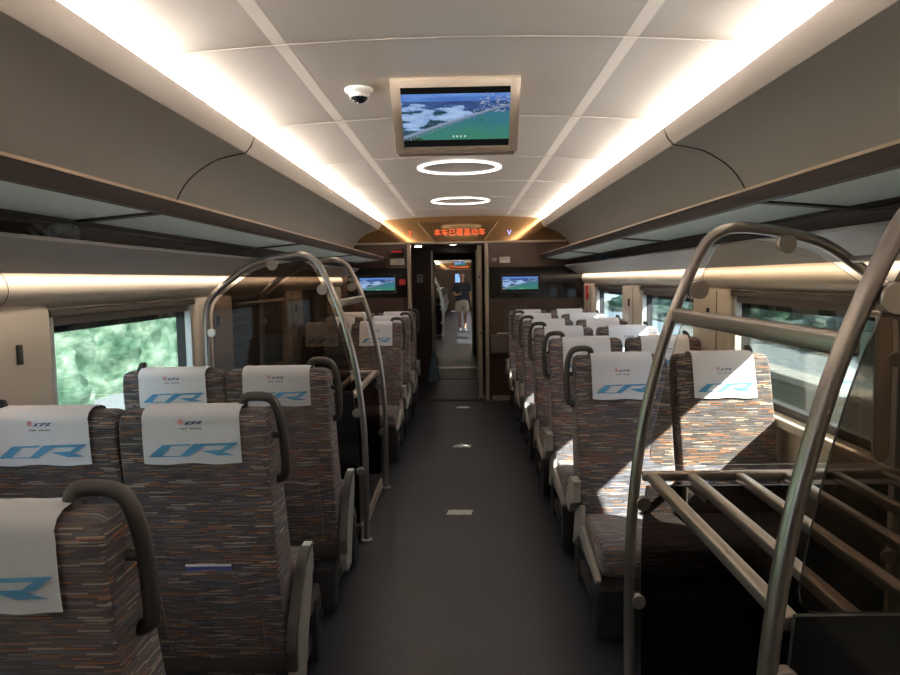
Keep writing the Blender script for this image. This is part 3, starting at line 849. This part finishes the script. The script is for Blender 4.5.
def pocket_bm():
    bm = bmesh.new(); R = []
    for z, b_ in ((.36, .001), (.38, .006), (.46, .012), (.56, .014), (.655, .018), (.668, .016), (.672, .006), (.66, .002)):
        R.append([bm.verts.new((-.165+.33*k/14, yr(z)+b_*(1-abs(k/7-1)**6)+.0015+(.002*math.sin(k*2.2) if z > .6 else 0), z-(.004*math.sin(k*.8) if z > .6 else 0))) for k in range(15)])
    for i in range(len(R)-1):
        for k in range(14): bm.faces.new((R[i][k], R[i+1][k], R[i+1][k+1], R[i][k+1]))
    bmesh.ops.recalc_face_normals(bm, faces=bm.faces)
    return bm
def stitch_bm():
    bm = bmesh.new()
    for x in (-.165, .165): tube(bm, [(x, yr(z)+.003, z) for z in (.34, .45, .56, .68)], .0022, 5)
    tube(bm, [(x, yr(.36)+.003, .36) for x in (-.165, 0, .165)], .0022, 5)
    return bm
def base_bm(aisle, sx):
    bm = bmesh.new()
    box(bm, -HW+.01, HW-.01, -.62, -.05, .245, .315, bev=.01)
    return bm
def pedestal_bm(sx):
    bm = bmesh.new(); a = sx*(HW-.0)
    box(bm, a, a-sx*.12, -.60, -.50, .02, .29, bev=.012); box(bm, a-sx*.01, a-sx*.1, -.06, .06, .03, .24, bev=.012)
    box(bm, a-sx*.02, a-sx*.09, -.50, -.06, .08, .16, bev=.01)
    tube(bm, [(a+sx*.004, -.56, .20), (a+sx*.012, -.56, .20)], .022, 12)
    return bm
DATA = {}
def make_seat(kind, sx, away):
    """kind 'aisle' or 'window'; sx local sign of the outer (aisle or window) side"""
    t = empty('train_seat')
    def p(name, bmf, m, par=t, key=None, **k):
        kk = (name, key)
        if kk in DATA: o = bpy.data.objects.new(name, DATA[kk]); C.objects.link(o); o.parent = par; return o
        o = obj(name, bmf(), m, par, **k); DATA[kk] = o.data; return o
    bk = p('backrest', back_bm, M['fabric'], smooth=60, uv=True)
    p('seat_cushion', lambda: cushion_bm(.04 if away else .008), M['fabric'], key=away, smooth=60, uv=True)
    p('seat_pan', lambda: base_bm(0, 1), M['seatpan'], smooth=30)
    cv = p('headrest_cover', lambda: cover_bm(1 if kind == 'aisle' else 4), M['cloth'], key=kind, smooth=60)
    p('blue_printed_mark', lambda: logo_bm(True, 'big'), M['blue'], cv, key='f')
    p('blue_printed_mark', lambda: logo_bm(False, 'big'), M['blue'], cv, key='r')
    p('small_print', lambda: logo_bm(True, 's'), [M['navy'], M['red'], M['ink']], cv, key='f')
    p('small_print', lambda: logo_bm(False, 's'), [M['navy'], M['red'], M['ink']], cv, key='r')
    pk = p('seat_pocket', pocket_bm, M['fabric'], smooth=50, uv=True)
    p('stitching', stitch_bm, M['stitch'], pk)
    bl = p('pedestal', lambda: pedestal_bm(sx), M['black'], key=sx, smooth=30)
    if kind == 'aisle':
        p('grab_handle', lambda: handle_bm(sx), M['handle'], key=sx, smooth=50)
        p('side_shell', lambda: shell_bm(sx, away), M['shell'], key=(sx, away), smooth=30)
        if not away: p('cushion_side_trim', lambda: skirt_bm(sx), M['shell'], key=sx, smooth=30)
        ar = p('armrest', lambda: pad_bm(sx, away), M['darkshell'] if away else M['shell'], key=(sx, away), smooth=30)
        if away: p('seat_number_plate', lambda: B(min(sx*(HW+.018), sx*(HW+.048)), max(sx*(HW+.018), sx*(HW+.048)), -.258, -.215, .634, .636), M['white'], ar, key=sx)
    else:
        def hook():
            bm = bmesh.new(); prism_x(bm, [(.02, 1.17), (.03, 1.22), (.055, 1.25), (.075, 1.252), (.075, 1.235), (.085, 1.19), (.08, 1.17)], sx*(HW-.075), sx*(HW-.045)); 
            bmesh.ops.transform(bm, matrix=Matrix.Shear('XY', 4, (-sx*.6, 0)) if False else Matrix.Identity(4), verts=bm.verts)
            for v_ in bm.verts: v_.co.x -= sx*(v_.co.z-1.17)*.35
            bmesh.ops.bevel(bm, geom=list(bm.edges), offset=.005, segments=2, affect='EDGES'); return bm
        p('coat_hook', hook, M['handle'], key=sx, smooth=40)
        def carm():
            bm = bmesh.new(); a = -sx*(HW-.005); box(bm, a, a-sx*.010, -.48, -.15, .585, .625, bev=.003)
            box(bm, a, a-sx*.008, -.22, -.14, .34, .60, bev=.003); return bm
        p('armrest', carm, M['shell'], key=sx, smooth=40)
    for ch in bpy.data.objects:
        if ch.parent == t and ch.name.split('.')[0] in ('backrest', 'headrest_cover', 'coat_hook', 'seat_pocket'): ch.location.z = -.014
    return t
protos = {}
def seat(kind, sx, x, y, rz, label, group):
    away = rz > 1; k = (kind, sx, away)
    if k not in protos:
        t = make_seat(kind, sx, away)
        bpy.context.view_layer.update(); index_kids(t); protos[k] = t
        o = t
    else: o = copy_tree(protos[k])
    o.location = (x, y, 0); o.rotation_euler = (0, 0, rz)
    tag(o, label, 'seat', group); return o

XA, XWn = .812, 1.32
# left near rows, facing away from the camera
near = [(1.25, 'nearest'), (2.23, 'second'), (3.22, 'third')]
labN = ['nearest aisle seat, bottom left corner, seen from behind with thick grab handle',
        'large patterned aisle seat back on the left with a booklet in its pocket',
        'patterned aisle seat back on the left directly before the glazed luggage rack',
        'window seat at the left picture edge, its white cover cut by the frame',
        'window seat seen from behind just below the bright left window, before the glazed rack']
for i, (y0, nm) in enumerate(near):
    seat('aisle', -1, -.846, y0, PI, labN[i], 'patterned seats left of the aisle turned away')
    if i > 0: seat('window', 1, -1.325, y0, PI, labN[2+i], 'patterned seats left of the aisle turned away')
NUM = ['first', 'second', 'third', 'fourth', 'fifth', 'last']
labR = []
for i in range(6):
    y0 = 3.5+i*1.0
    rowd = {0: 'row nearest the luggage rack', 5: 'row against the bulkhead'}.get(i, NUM[i]+' row from the luggage rack')
    seat('aisle', -1, XA, y0, 0, f"aisle seat facing the camera on the right, {rowd}", 'patterned seats right of the aisle facing the camera')
    seat('window', 1, XWn, y0, 0, f"sunlit window seat facing the camera on the right, {rowd}", 'patterned seats right of the aisle facing the camera')
for i in range(3):
    y0 = 6.5+i*.98
    rowd = ['row just behind the left luggage rack', 'middle of three rows behind the left rack', 'row against the bulkhead, left of the doorway'][i]
    seat('aisle', 1, -XA, y0, 0, f"aisle seat facing camera, {rowd}", 'patterned seats left of the aisle beyond the rack')
    seat('window', -1, -XWn, y0, 0, f"shaded window seat facing camera, {rowd}", 'patterned seats left of the aisle beyond the rack')
for i in range(9):
    y0 = 22.4+i*1.3
    seat('aisle', 1, XO-XA, y0, 0, 'aisle seat on the left side of the next coach, seen through the doorway', 'seats in the next coach')

def leaf(z0, z1, x0, x1):
    bm = bmesh.new(); zs = [z0+(z1-z0)*k/4 for k in range(5)]
    prism_x(bm, [(-(yr(z)+.003), z) for z in zs]+[(-(yr(z)+.008), z) for z in zs[::-1]], x0, x1); return bm
bk_ = tag(obj('booklet', leaf(.54, .672, -.09, .06), M['booklet']), 'thin blue booklet sticking out of the seat back pocket on the left', 'booklet')
bk_.location = (-.82, near[1][0]-.003, 0); obj('white_edge', leaf(.672, .678, -.09, .06), M['paper'], bk_)

# ------------------------------------------------------------------ luggage racks (floor standing)
HOOP = [(.60, 0), (.595, .35), (.60, .70), (.635, 1.05), (.70, 1.34), (.765, 1.53), (.82, 1.655), (.86, 1.72), (.92, 1.755), (1.0, 1.758), (1.14, 1.735), (1.25, 1.70), (1.35, 1.635), (1.45, 1.56), (1.505, 1.50), (1.53, 1.42), (1.535, 1.25), (1.535, .6), (1.535, 0)]
def hoop_x(z):
    sp = spline([(x, zz, 0) for x, zz in HOOP[:9]], 8)
    return min(sp, key=lambda p: abs(p.y-z)).x
def floor_rack(s, y0, dy, xo, label, group):
    t = empty('luggage_rack', (xo, y0, 0)); tag(t, label, 'luggage rack', group)
    for yy in (0, dy):
        bm = bmesh.new(); tube(bm, [(s*x, yy, z) for x, z in HOOP], .019, 16, sub=5)
        h = obj('hoop_tube', bm, M['steel'], t, smooth=60)
        # glass following the hoop, inset
        inner = [p for p in spline([(x, z, 0) for x, z in HOOP], 5)]
        n = len(inner); ins = []
        for i, p in enumerate(inner):
            a = inner[max(0, i-1)]; b_ = inner[min(n-1, i+1)]; d = (b_-a).normalized()
            ins.append((p.x+d.y*.04, p.y-d.x*.04))
        def pane(poly, name, m, me_, th=.004):
            bm = bmesh.new()
            A = [bm.verts.new((s*x, yy-th, z)) for x, z in poly]; Bv = [bm.verts.new((s*x, yy+th, z)) for x, z in poly]
            f1 = bm.faces.new(A); f2 = bm.faces.new(Bv[::-1]); k = len(poly)
            f1.material_index = f2.material_index = 0
            for i in range(k):
                f = bm.faces.new((A[i], Bv[i], Bv[(i+1) % k], A[(i+1) % k])); f.material_index = 1
            bmesh.ops.recalc_face_normals(bm, faces=bm.faces)
            # single tinted sheet: drop the back face so light crosses the tint once
            bmesh.ops.delete(bm, geom=[f2], context='FACES_ONLY')
            return obj(name, bm, [m, me_], t)
        up = [(x, z) for x, z in ins if z > .975 and z < 3]
        # rounded lower corners
        x_l = up[0][0]; x_r = up[-1][0]
        up = [(x_l+.05, .934), (x_l+.02, .938), (x_l+.004, .955)]+up+[(x_r-.004, .955), (x_r-.02, .938), (x_r-.05, .934)]
        pane(up, 'tinted_pane', M['dtint'] if yy == 0 else M['tint'], M['blackfr'] if yy == 0 else M['edge'])
        zt_ = .93 if yy == 0 else .86; lo = [(x, z) for x, z in ins if .06 < z < zt_-.02]
        k_ = max(i for i, p in enumerate(lo) if p[0] < 1)+1; lo = lo[:k_]+[(hoop_x(zt_)+.04, zt_), (1.495, zt_)]+lo[k_:]
        pane(lo, 'lower_panel', M['gloss'] if yy == 0 else M['smoke'], M['black'], .006)
        for (cx, cz) in ((hoop_x(1.56)+.045, 1.55), (hoop_x(.83)+.03, .80), (hoop_x(.44)+.03, .44), (1.12, 1.70), (1.50, 1.30), (1.50, .6)):
            r_ = .032 if cz > 1.4 else .026
            bm = bmesh.new(); cyl(bm, (s*cx, yy-.006, cz), (0, 1, 0), r_, .026, 20, bev=.003)
            obj('clamp', bm, M['steelflat'], t, smooth=40)
        bm = bmesh.new(); cyl(bm, (s*.60, yy, .008), (0, 0, 1), .035, .016, bev=.003); cyl(bm, (s*1.535, yy, .008), (0, 0, 1), .035, .016, bev=.003)
        obj('foot_flange', bm, M['steelflat'], t, smooth=40)
    # shelf: frame + rods
    zS = .905
    for x in (.665, .80, .965, 1.13, 1.295, 1.46):
        w_ = .016 if x > .7 else .018
        obj('shelf_bar', B(min(s*(x-w_), s*(x+w_)), max(s*(x-w_), s*(x+w_)), .02, dy-.02, zS-.022, zS+.012, bev=.008, seg=3), M['steelflat'], t, smooth=50)
    for yy in (dy-.03,):
        obj('shelf_end_rail', B(min(s*.63, s*1.52), max(s*.63, s*1.52), yy-.014, yy+.014, zS-.018, zS+.016, bev=.008, seg=3), M['steelflat'], t, smooth=50)
    # upper shelf front rail and top rail
    x = hoop_x(1.46)
    obj('upper_rail', B(min(s*(x-.012), s*(x+.03)), max(s*(x-.012), s*(x+.03)), .0, dy, 1.440, 1.486, bev=.008, seg=3), M['steelflat'], t, smooth=50)
    obj('rear_rail', B(min(s*1.34, s*1.37), max(s*1.34, s*1.37), 0, dy, 1.455, 1.475, bev=.006), M['steelflat'], t)
    bm = bmesh.new(); tube(bm, [(s*1.34, 0, 1.645), (s*1.34, dy, 1.645)], .012, 10); obj('top_rail', bm, M['steelflat'], t, smooth=50)
    # floor platform
    obj('floor_platform', B(min(s*.64, s*1.52), max(s*.64, s*1.52), 0.03, dy-.03, .01, .085, bev=.008), M['black'], t)
    obj('platform_kick_strip', B(min(s*.625, s*.64), max(s*.625, s*.64), 0.03, dy-.03, .01, .09, bev=.003), M['trim'], t)
    return t
floor_rack(-1, 4.12, 1.08, 0, 'curved steel luggage rack with tinted glass on the left of the aisle', 'floor standing luggage racks')
floor_rack(1, 1.32, 1.08, 0, 'large steel tube luggage rack with slatted shelf in the right foreground', 'floor standing luggage racks')
floor_rack(-1, 18.4, 1.08, .06, 'luggage rack on the left of the next coach seen through the doorway', 'floor standing luggage racks')

# ------------------------------------------------------------------ loose things
for i, (x, y, w_, a, lab) in enumerate(((-.035, 4.62, .17, -3, 'white paper slip on the aisle floor, the nearest of three'), (-.02, 6.5, .165, -5, 'white paper slip on the aisle floor, the middle one of three'), (-.01, 8.5, .165, -4, 'white paper slip on the aisle floor, closest to the doorway'))):
    bm = bmesh.new(); nxx = 8
    rows = [[bm.verts.new((-w_/2+w_*k/nxx+.01*j, -.05+.1*j, .0025+.003*math.sin(k*.8)**2)) for k in range(nxx+1)] for j in (0, 1)]
    fs = [bm.faces.new((rows[0][k], rows[0][k+1], rows[1][k+1], rows[1][k])) for k in range(nxx)]
    bmesh.ops.solidify(bm, geom=fs, thickness=.001)
    o = obj('paper_slip', bm, M['paper']); o.location = (x, y, 0); o.rotation_euler = (0, 0, math.radians(a)); tag(o, lab, 'paper', 'paper slips on the aisle floor')

def lump(name, sx_, sy_, sz_, m, seed, amp=.18):
    rnd = random.Random(seed); bm = bmesh.new(); bmesh.ops.create_icosphere(bm, subdivisions=4, radius=1)
    ph = [(Vector((rnd.uniform(-1, 1), rnd.uniform(-1, 1), rnd.uniform(-1, 1))).normalized()*rnd.uniform(3, 9), rnd.uniform(0, 6)) for _ in range(9)]
    for v_ in bm.verts:
        k = 1+amp*sum(abs(math.sin(v_.co.dot(d)+p)) for d, p in ph)/9*2-amp
        v_.co = Vector((v_.co.x*sx_*k, v_.co.y*sy_*k, max(-.55, v_.co.z)*sz_*k))
    return obj(name, bm, m, smooth=35)
o = lump('plastic_bag', .055, .11, .055, M['bag'], 3, .3); o.location = (-1.415, 2.42, 1.79); tag(o, 'crumpled grey plastic bag in the gap under the left shelf', 'bag')
bm = text_bm('S', .05, .001); bmesh.ops.transform(bm, matrix=Matrix.Translation((.058, .03, .0)) @ Matrix.Rotation(PI/2, 4, 'Z') @ Matrix.Rotation(PI/2, 4, 'X'), verts=bm.verts)
obj('printed_letter', bm, M['notice'], o)
o = lump('blue_bag', .055, .20, .05, M['bluebag'], 5, .25); o.location = (1.42, 6.9, 1.785); tag(o, 'small dark blue bag in the gap under the right shelf', 'bag')

# ------------------------------------------------------------------ person
def skinned(name, verts, edges, radii, m, parent, root=0, sub=1, loc=(0, 0, 0)):
    me = bpy.data.meshes.new(name); me.from_pydata(verts, edges, []); me.update()
    o = bpy.data.objects.new(name, me); C.objects.link(o)
    md = o.modifiers.new('skin', 'SKIN')
    for i, r_ in enumerate(radii):
        me.skin_vertices[0].data[i].radius = r_ if isinstance(r_, tuple) else (r_, r_)
        me.skin_vertices[0].data[i].use_root = (i == root)
    md.use_smooth_shade = True
    ms = o.modifiers.new('sub', 'SUBSURF'); ms.levels = sub; ms.render_levels = sub
    dg = bpy.context.evaluated_depsgraph_get(); nm = bpy.data.meshes.new_from_object(o.evaluated_get(dg))
    o.modifiers.clear(); o.data = nm; nm.name = name; bpy.data.meshes.remove(me)
    if not nm.materials: nm.materials.append(m)
    else: nm.materials[0] = m
    for p_ in nm.polygons: p_.use_smooth = True
    o.parent = parent
    return o
pt = empty('person', (-.02, 21.6, 0)); tag(pt, 'person in dark t-shirt and light shorts standing in the next coach aisle, holding a phone', 'person')
# facing -y; x left/right
V = [(0, 0, .93), (0, 0, 1.08), (0, .01, 1.25), (0, .01, 1.40), (0, .0, 1.50), (0, -.005, 1.56), (0, -.01, 1.64), (0, -.012, 1.72), (0, -.005, 1.77),
     (-.17, .01, 1.42), (-.22, .02, 1.28), (-.25, .03, 1.14), (-.19, -.10, 1.10), (-.10, -.20, 1.12), (-.075, -.23, 1.13),
     (.17, .01, 1.42), (.22, .02, 1.28), (.26, .02, 1.13), (.27, -.02, 1.0), (.275, -.05, .88), (.275, -.06, .83),
     (-.09, 0, .88), (-.10, -.01, .68), (-.09, .0, .48), (-.085, .03, .28), (-.08, .05, .09), (-.085, -.03, .04), (-.09, -.13, .03),
     (.09, 0, .88), (.10, -.03, .68), (.09, -.06, .48), (.08, -.05, .28), (.075, -.03, .09), (.085, -.12, .04), (.095, -.22, .03)]
E = [(0, 1), (1, 2), (2, 3), (3, 4), (4, 5), (5, 6), (6, 7), (7, 8), (3, 9), (9, 10), (10, 11), (11, 12), (12, 13), (13, 14), (3, 15), (15, 16), (16, 17), (17, 18), (18, 19), (19, 20),
     (0, 21), (21, 22), (22, 23), (23, 24), (24, 25), (25, 26), (26, 27), (0, 28), (28, 29), (29, 30), (30, 31), (31, 32), (32, 33), (33, 34)]
Rr = [(.15, .10), (.14, .10), (.15, .11), (.14, .10), (.058, .055), (.062, .062), (.078, .088), (.08, .095), (.055, .07),
      .06, .05, .042, .038, .03, .026, .06, .05, .042, .036, .028, .026,
      .095, .08, .058, .056, .036, .04, .03, .095, .08, .058, .056, .036, .04, .03]
body = skinned('body', V, E, Rr, M['skin'], pt, 0, 2)
sv = [(0, 0, .76), (0, 0, 1.0), (0, .01, 1.25), (0, .01, 1.42), (0, .0, 1.485), (-.185, .01, 1.425), (-.235, .02, 1.28), (-.25, .025, 1.20), (.185, .01, 1.425), (.235, .02, 1.28), (.25, .025, 1.20)]
skinned('t_shirt', sv, [(0, 1), (1, 2), (2, 3), (3, 4), (3, 5), (5, 6), (6, 7), (3, 8), (8, 9), (9, 10)], [(.225, .145), (.215, .14), (.215, .145), (.19, .13), (.075, .075), .095, .088, .092, .095, .088, .092], M['shirt'], pt, 0, 2)
sv = [(0, 0, 1.02), (0, 0, .86), (-.10, 0, .78), (-.11, -.01, .66), (-.115, -.005, .53), (.10, -.01, .78), (.11, -.03, .66), (.115, -.05, .53)]
skinned('shorts', sv, [(0, 1), (1, 2), (2, 3), (3, 4), (1, 5), (5, 6), (6, 7)], [(.18, .13), (.18, .13), .13, .12, .12, .13, .12, .12], M['shorts'], pt, 0, 2)
bm = bmesh.new(); bmesh.ops.create_uvsphere(bm, u_segments=20, v_segments=12, radius=1)
for v_ in bm.verts:
    v_.co = Vector((v_.co.x*.088, v_.co.y*.102+.012, v_.co.z*.085+1.755))
    if v_.co.y < -.03 and v_.co.z < 1.765: v_.co.y = -.03
    if v_.co.z < 1.70: v_.co.z = 1.70
obj('hair', bm, M['hair'], pt, smooth=60)
bm = bmesh.new()
for sx_ in (-1, 1):
    tube(bm, [(sx_*.034-.011, -.10, 1.715), (sx_*.034+.011, -.10, 1.715)], .007, 6)
    tube(bm, [(sx_*.034-.017, -.101, 1.735), (sx_*.034+.017, -.101, 1.735)], .004, 6)
tube(bm, [(-.024, -.098, 1.645), (.024, -.098, 1.645)], .005, 6)
obj('facial_feature', bm, M['hair'], pt)
bm = bmesh.new(); tube(bm, [(0, -.10, 1.72), (0, -.118, 1.685), (0, -.10, 1.675)], [.008, .014, .012], 8)
for sx_ in (-1, 1): tube(bm, [(sx_*.086, -.005, 1.73), (sx_*.095, 0, 1.70), (sx_*.086, -.005, 1.67)], .010, 6)
obj('nose_and_ears', bm, M['skin'], pt, smooth=60)
# fingers
bm = bmesh.new()
for k in range(4):
    x0 = -.075+.0; z0 = 1.155-k*.017
    tube(bm, [(x0, -.235, z0), (x0+.02, -.262, z0), (x0+.045, -.262, z0-.002), (x0+.055, -.245, z0-.004)][:4-(k == 3)], .0085, 6, sub=2)
tube(bm, [(x0-.01, -.225, 1.15), (x0+.0, -.245, 1.175), (x0+.012, -.262, 1.185)], .009, 6, sub=2)
for k in range(4):
    y0 = -.085+k*.018; L_ = (.07, .08, .078, .062)[k]
    tube(bm, [(.276, y0, .81), (.272, y0-.004, .81-L_*.5), (.262, y0, .81-L_)], .008, 6, sub=2)
tube(bm, [(.27, -.085, .825), (.262, -.108, .80), (.258, -.112, .775)], .009, 6, sub=2)
obj('fingers', bm, M['skin'], pt, smooth=60)
ph = obj('mobile_phone', B(-.035, .035, -.005, .005, 0, .14, bev=.004), M['black']); ph.location = (-.055-.02, 21.6-.25, 1.08); ph.rotation_euler = (-.5, 0, 0)
tag(ph, 'dark phone held in the hand of the person in the next coach', 'phone')
bm = bmesh.new()
for fx, fy in ((-.085, -.03), (.085, -.12)):
    loft(bm, [[(fx+x, fy+y, z) for x, y in rrect(.048*k, .13*k, .045, 4)] for k, z in ((1, 0), (1.02, .02), (.92, .05), (.6, .075))])
obj('shoes', bm, M['shoe'], pt, smooth=50)

# ------------------------------------------------------------------ outside
def bank(name, prof, y0, y1, ny, m, amp, seed, label, cat, kind='stuff'):
    from mathutils import noise
    bm = bmesh.new(); pts = spline([(x, z, 0) for x, z in prof], 14); rows = []
    for j in range(ny+1):
        y = y0+(y1-y0)*j/ny
        row = []
        for p in pts:
            n = noise.fractal(Vector((p.x*.5, y*.5, p.y*.5+seed)), 1.0, 2.0, 6)+.6*noise.noise(Vector((p.x*1.7, y*1.7, p.y*1.7+seed)))
            row.append(bm.verts.new((p.x+amp*n*(1 if p.x < 0 else -1), y, p.y+amp*n*.6)))
        rows.append(row)
    for j in range(ny):
        for k in range(len(pts)-1): bm.faces.new((rows[j][k], rows[j+1][k], rows[j+1][k+1], rows[j][k+1]))
    bmesh.ops.recalc_face_normals(bm, faces=bm.faces)
    return tag(obj(name, bm, m, smooth=70), label, cat, kind=kind)
bank('hillside_foliage', [(-12.7, -2.8), (-12.9, -1.6), (-13.8, .6), (-15, 2.0), (-17, 4.0), (-20, 6.5)], -10, 75, 260, M['leafL'], .8, 2.0, 'green bushes and trees beyond the left windows', 'trees')
o = obj('verge_ground', B(-12.4, -1.9, -12, 75, -2.8, -2.6), foliage_mat('verge', [(.01, .03, .02), (.03, .06, .04), (.06, .09, .07)], 1.0)); struct(o, 'grassy verge outside the left windows', 'ground')
o = obj('pale_road', B(-13.2, -4.2, -12, 75, -2.6, -2.5), M['road']); struct(o, 'pale road outside the left window', 'road')
o = obj('parapet', B(4.5, 4.8, -8, 60, -1.6, .10), M['concrete']); tag(o, 'pale concrete parapet outside the right windows', 'parapet')
obj('top_rail', B(4.45, 4.85, -8, 60, .10, .20, bev=.02), M['railwhite'], o)
o = obj('track_ground', B(1.9, 4.5, -12, 60, -1.7, -1.55), M['concrete']); struct(o, 'pale trackside ground', 'ground')
o = obj('blue_grey_ground', B(4.9, 30, -14, 90, -2.6, -2.5), M['asphalt']); struct(o, 'blue grey open ground outside the right windows', 'ground')
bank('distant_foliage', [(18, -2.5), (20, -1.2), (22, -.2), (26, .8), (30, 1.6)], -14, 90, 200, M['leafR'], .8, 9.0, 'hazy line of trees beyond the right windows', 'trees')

# ------------------------------------------------------------------ light
wd = bpy.data.worlds.new('sky'); S.world = wd; wd.use_nodes = True
bg = wd.node_tree.nodes['Background']
bg.inputs['Color'].default_value = (.78, .88, 1.0, 1); bg.inputs['Strength'].default_value = 3.0
sd = bpy.data.lights.new('sun', 'SUN'); sd.energy = 32.0; sd.angle = math.radians(.8); sd.color = (1, .93, .84)
so = bpy.data.objects.new('sun', sd); C.objects.link(so)
so.rotation_euler = Vector((-1, .62, -.8)).to_track_quat('-Z', 'Y').to_euler()

# ------------------------------------------------------------------ camera
cd = bpy.data.cameras.new('camera'); cd.sensor_width = 36; cd.lens = 36*690/900; cd.clip_start = .02; cd.clip_end = 300
co = bpy.data.objects.new('camera', cd); C.objects.link(co); S.camera = co
yaw = math.radians(1.15); pit = math.radians(4.84); rol = .016
fwd = Vector((-math.sin(yaw)*math.cos(pit), math.cos(yaw)*math.cos(pit), -math.sin(pit)))
rt = fwd.cross(Vector((0, 0, 1))).normalized(); up = rt.cross(fwd)
r2 = rt*math.cos(rol)-up*math.sin(rol); u2 = up*math.cos(rol)+rt*math.sin(rol)
mw = Matrix((( r2.x, u2.x, -fwd.x, .015), (r2.y, u2.y, -fwd.y, 0), (r2.z, u2.z, -fwd.z, 1.6), (0, 0, 0, 1)))
co.matrix_world = mw

S.view_settings.view_transform = 'Standard'; S.view_settings.look = 'None'; S.view_settings.gamma = 1; S.view_settings.use_curve_mapping = False
S.view_settings.exposure = 0.35
S.cycles.max_bounces = 10; S.cycles.transparent_max_bounces = 16; S.cycles.diffuse_bounces = 5; S.cycles.use_denoising = True
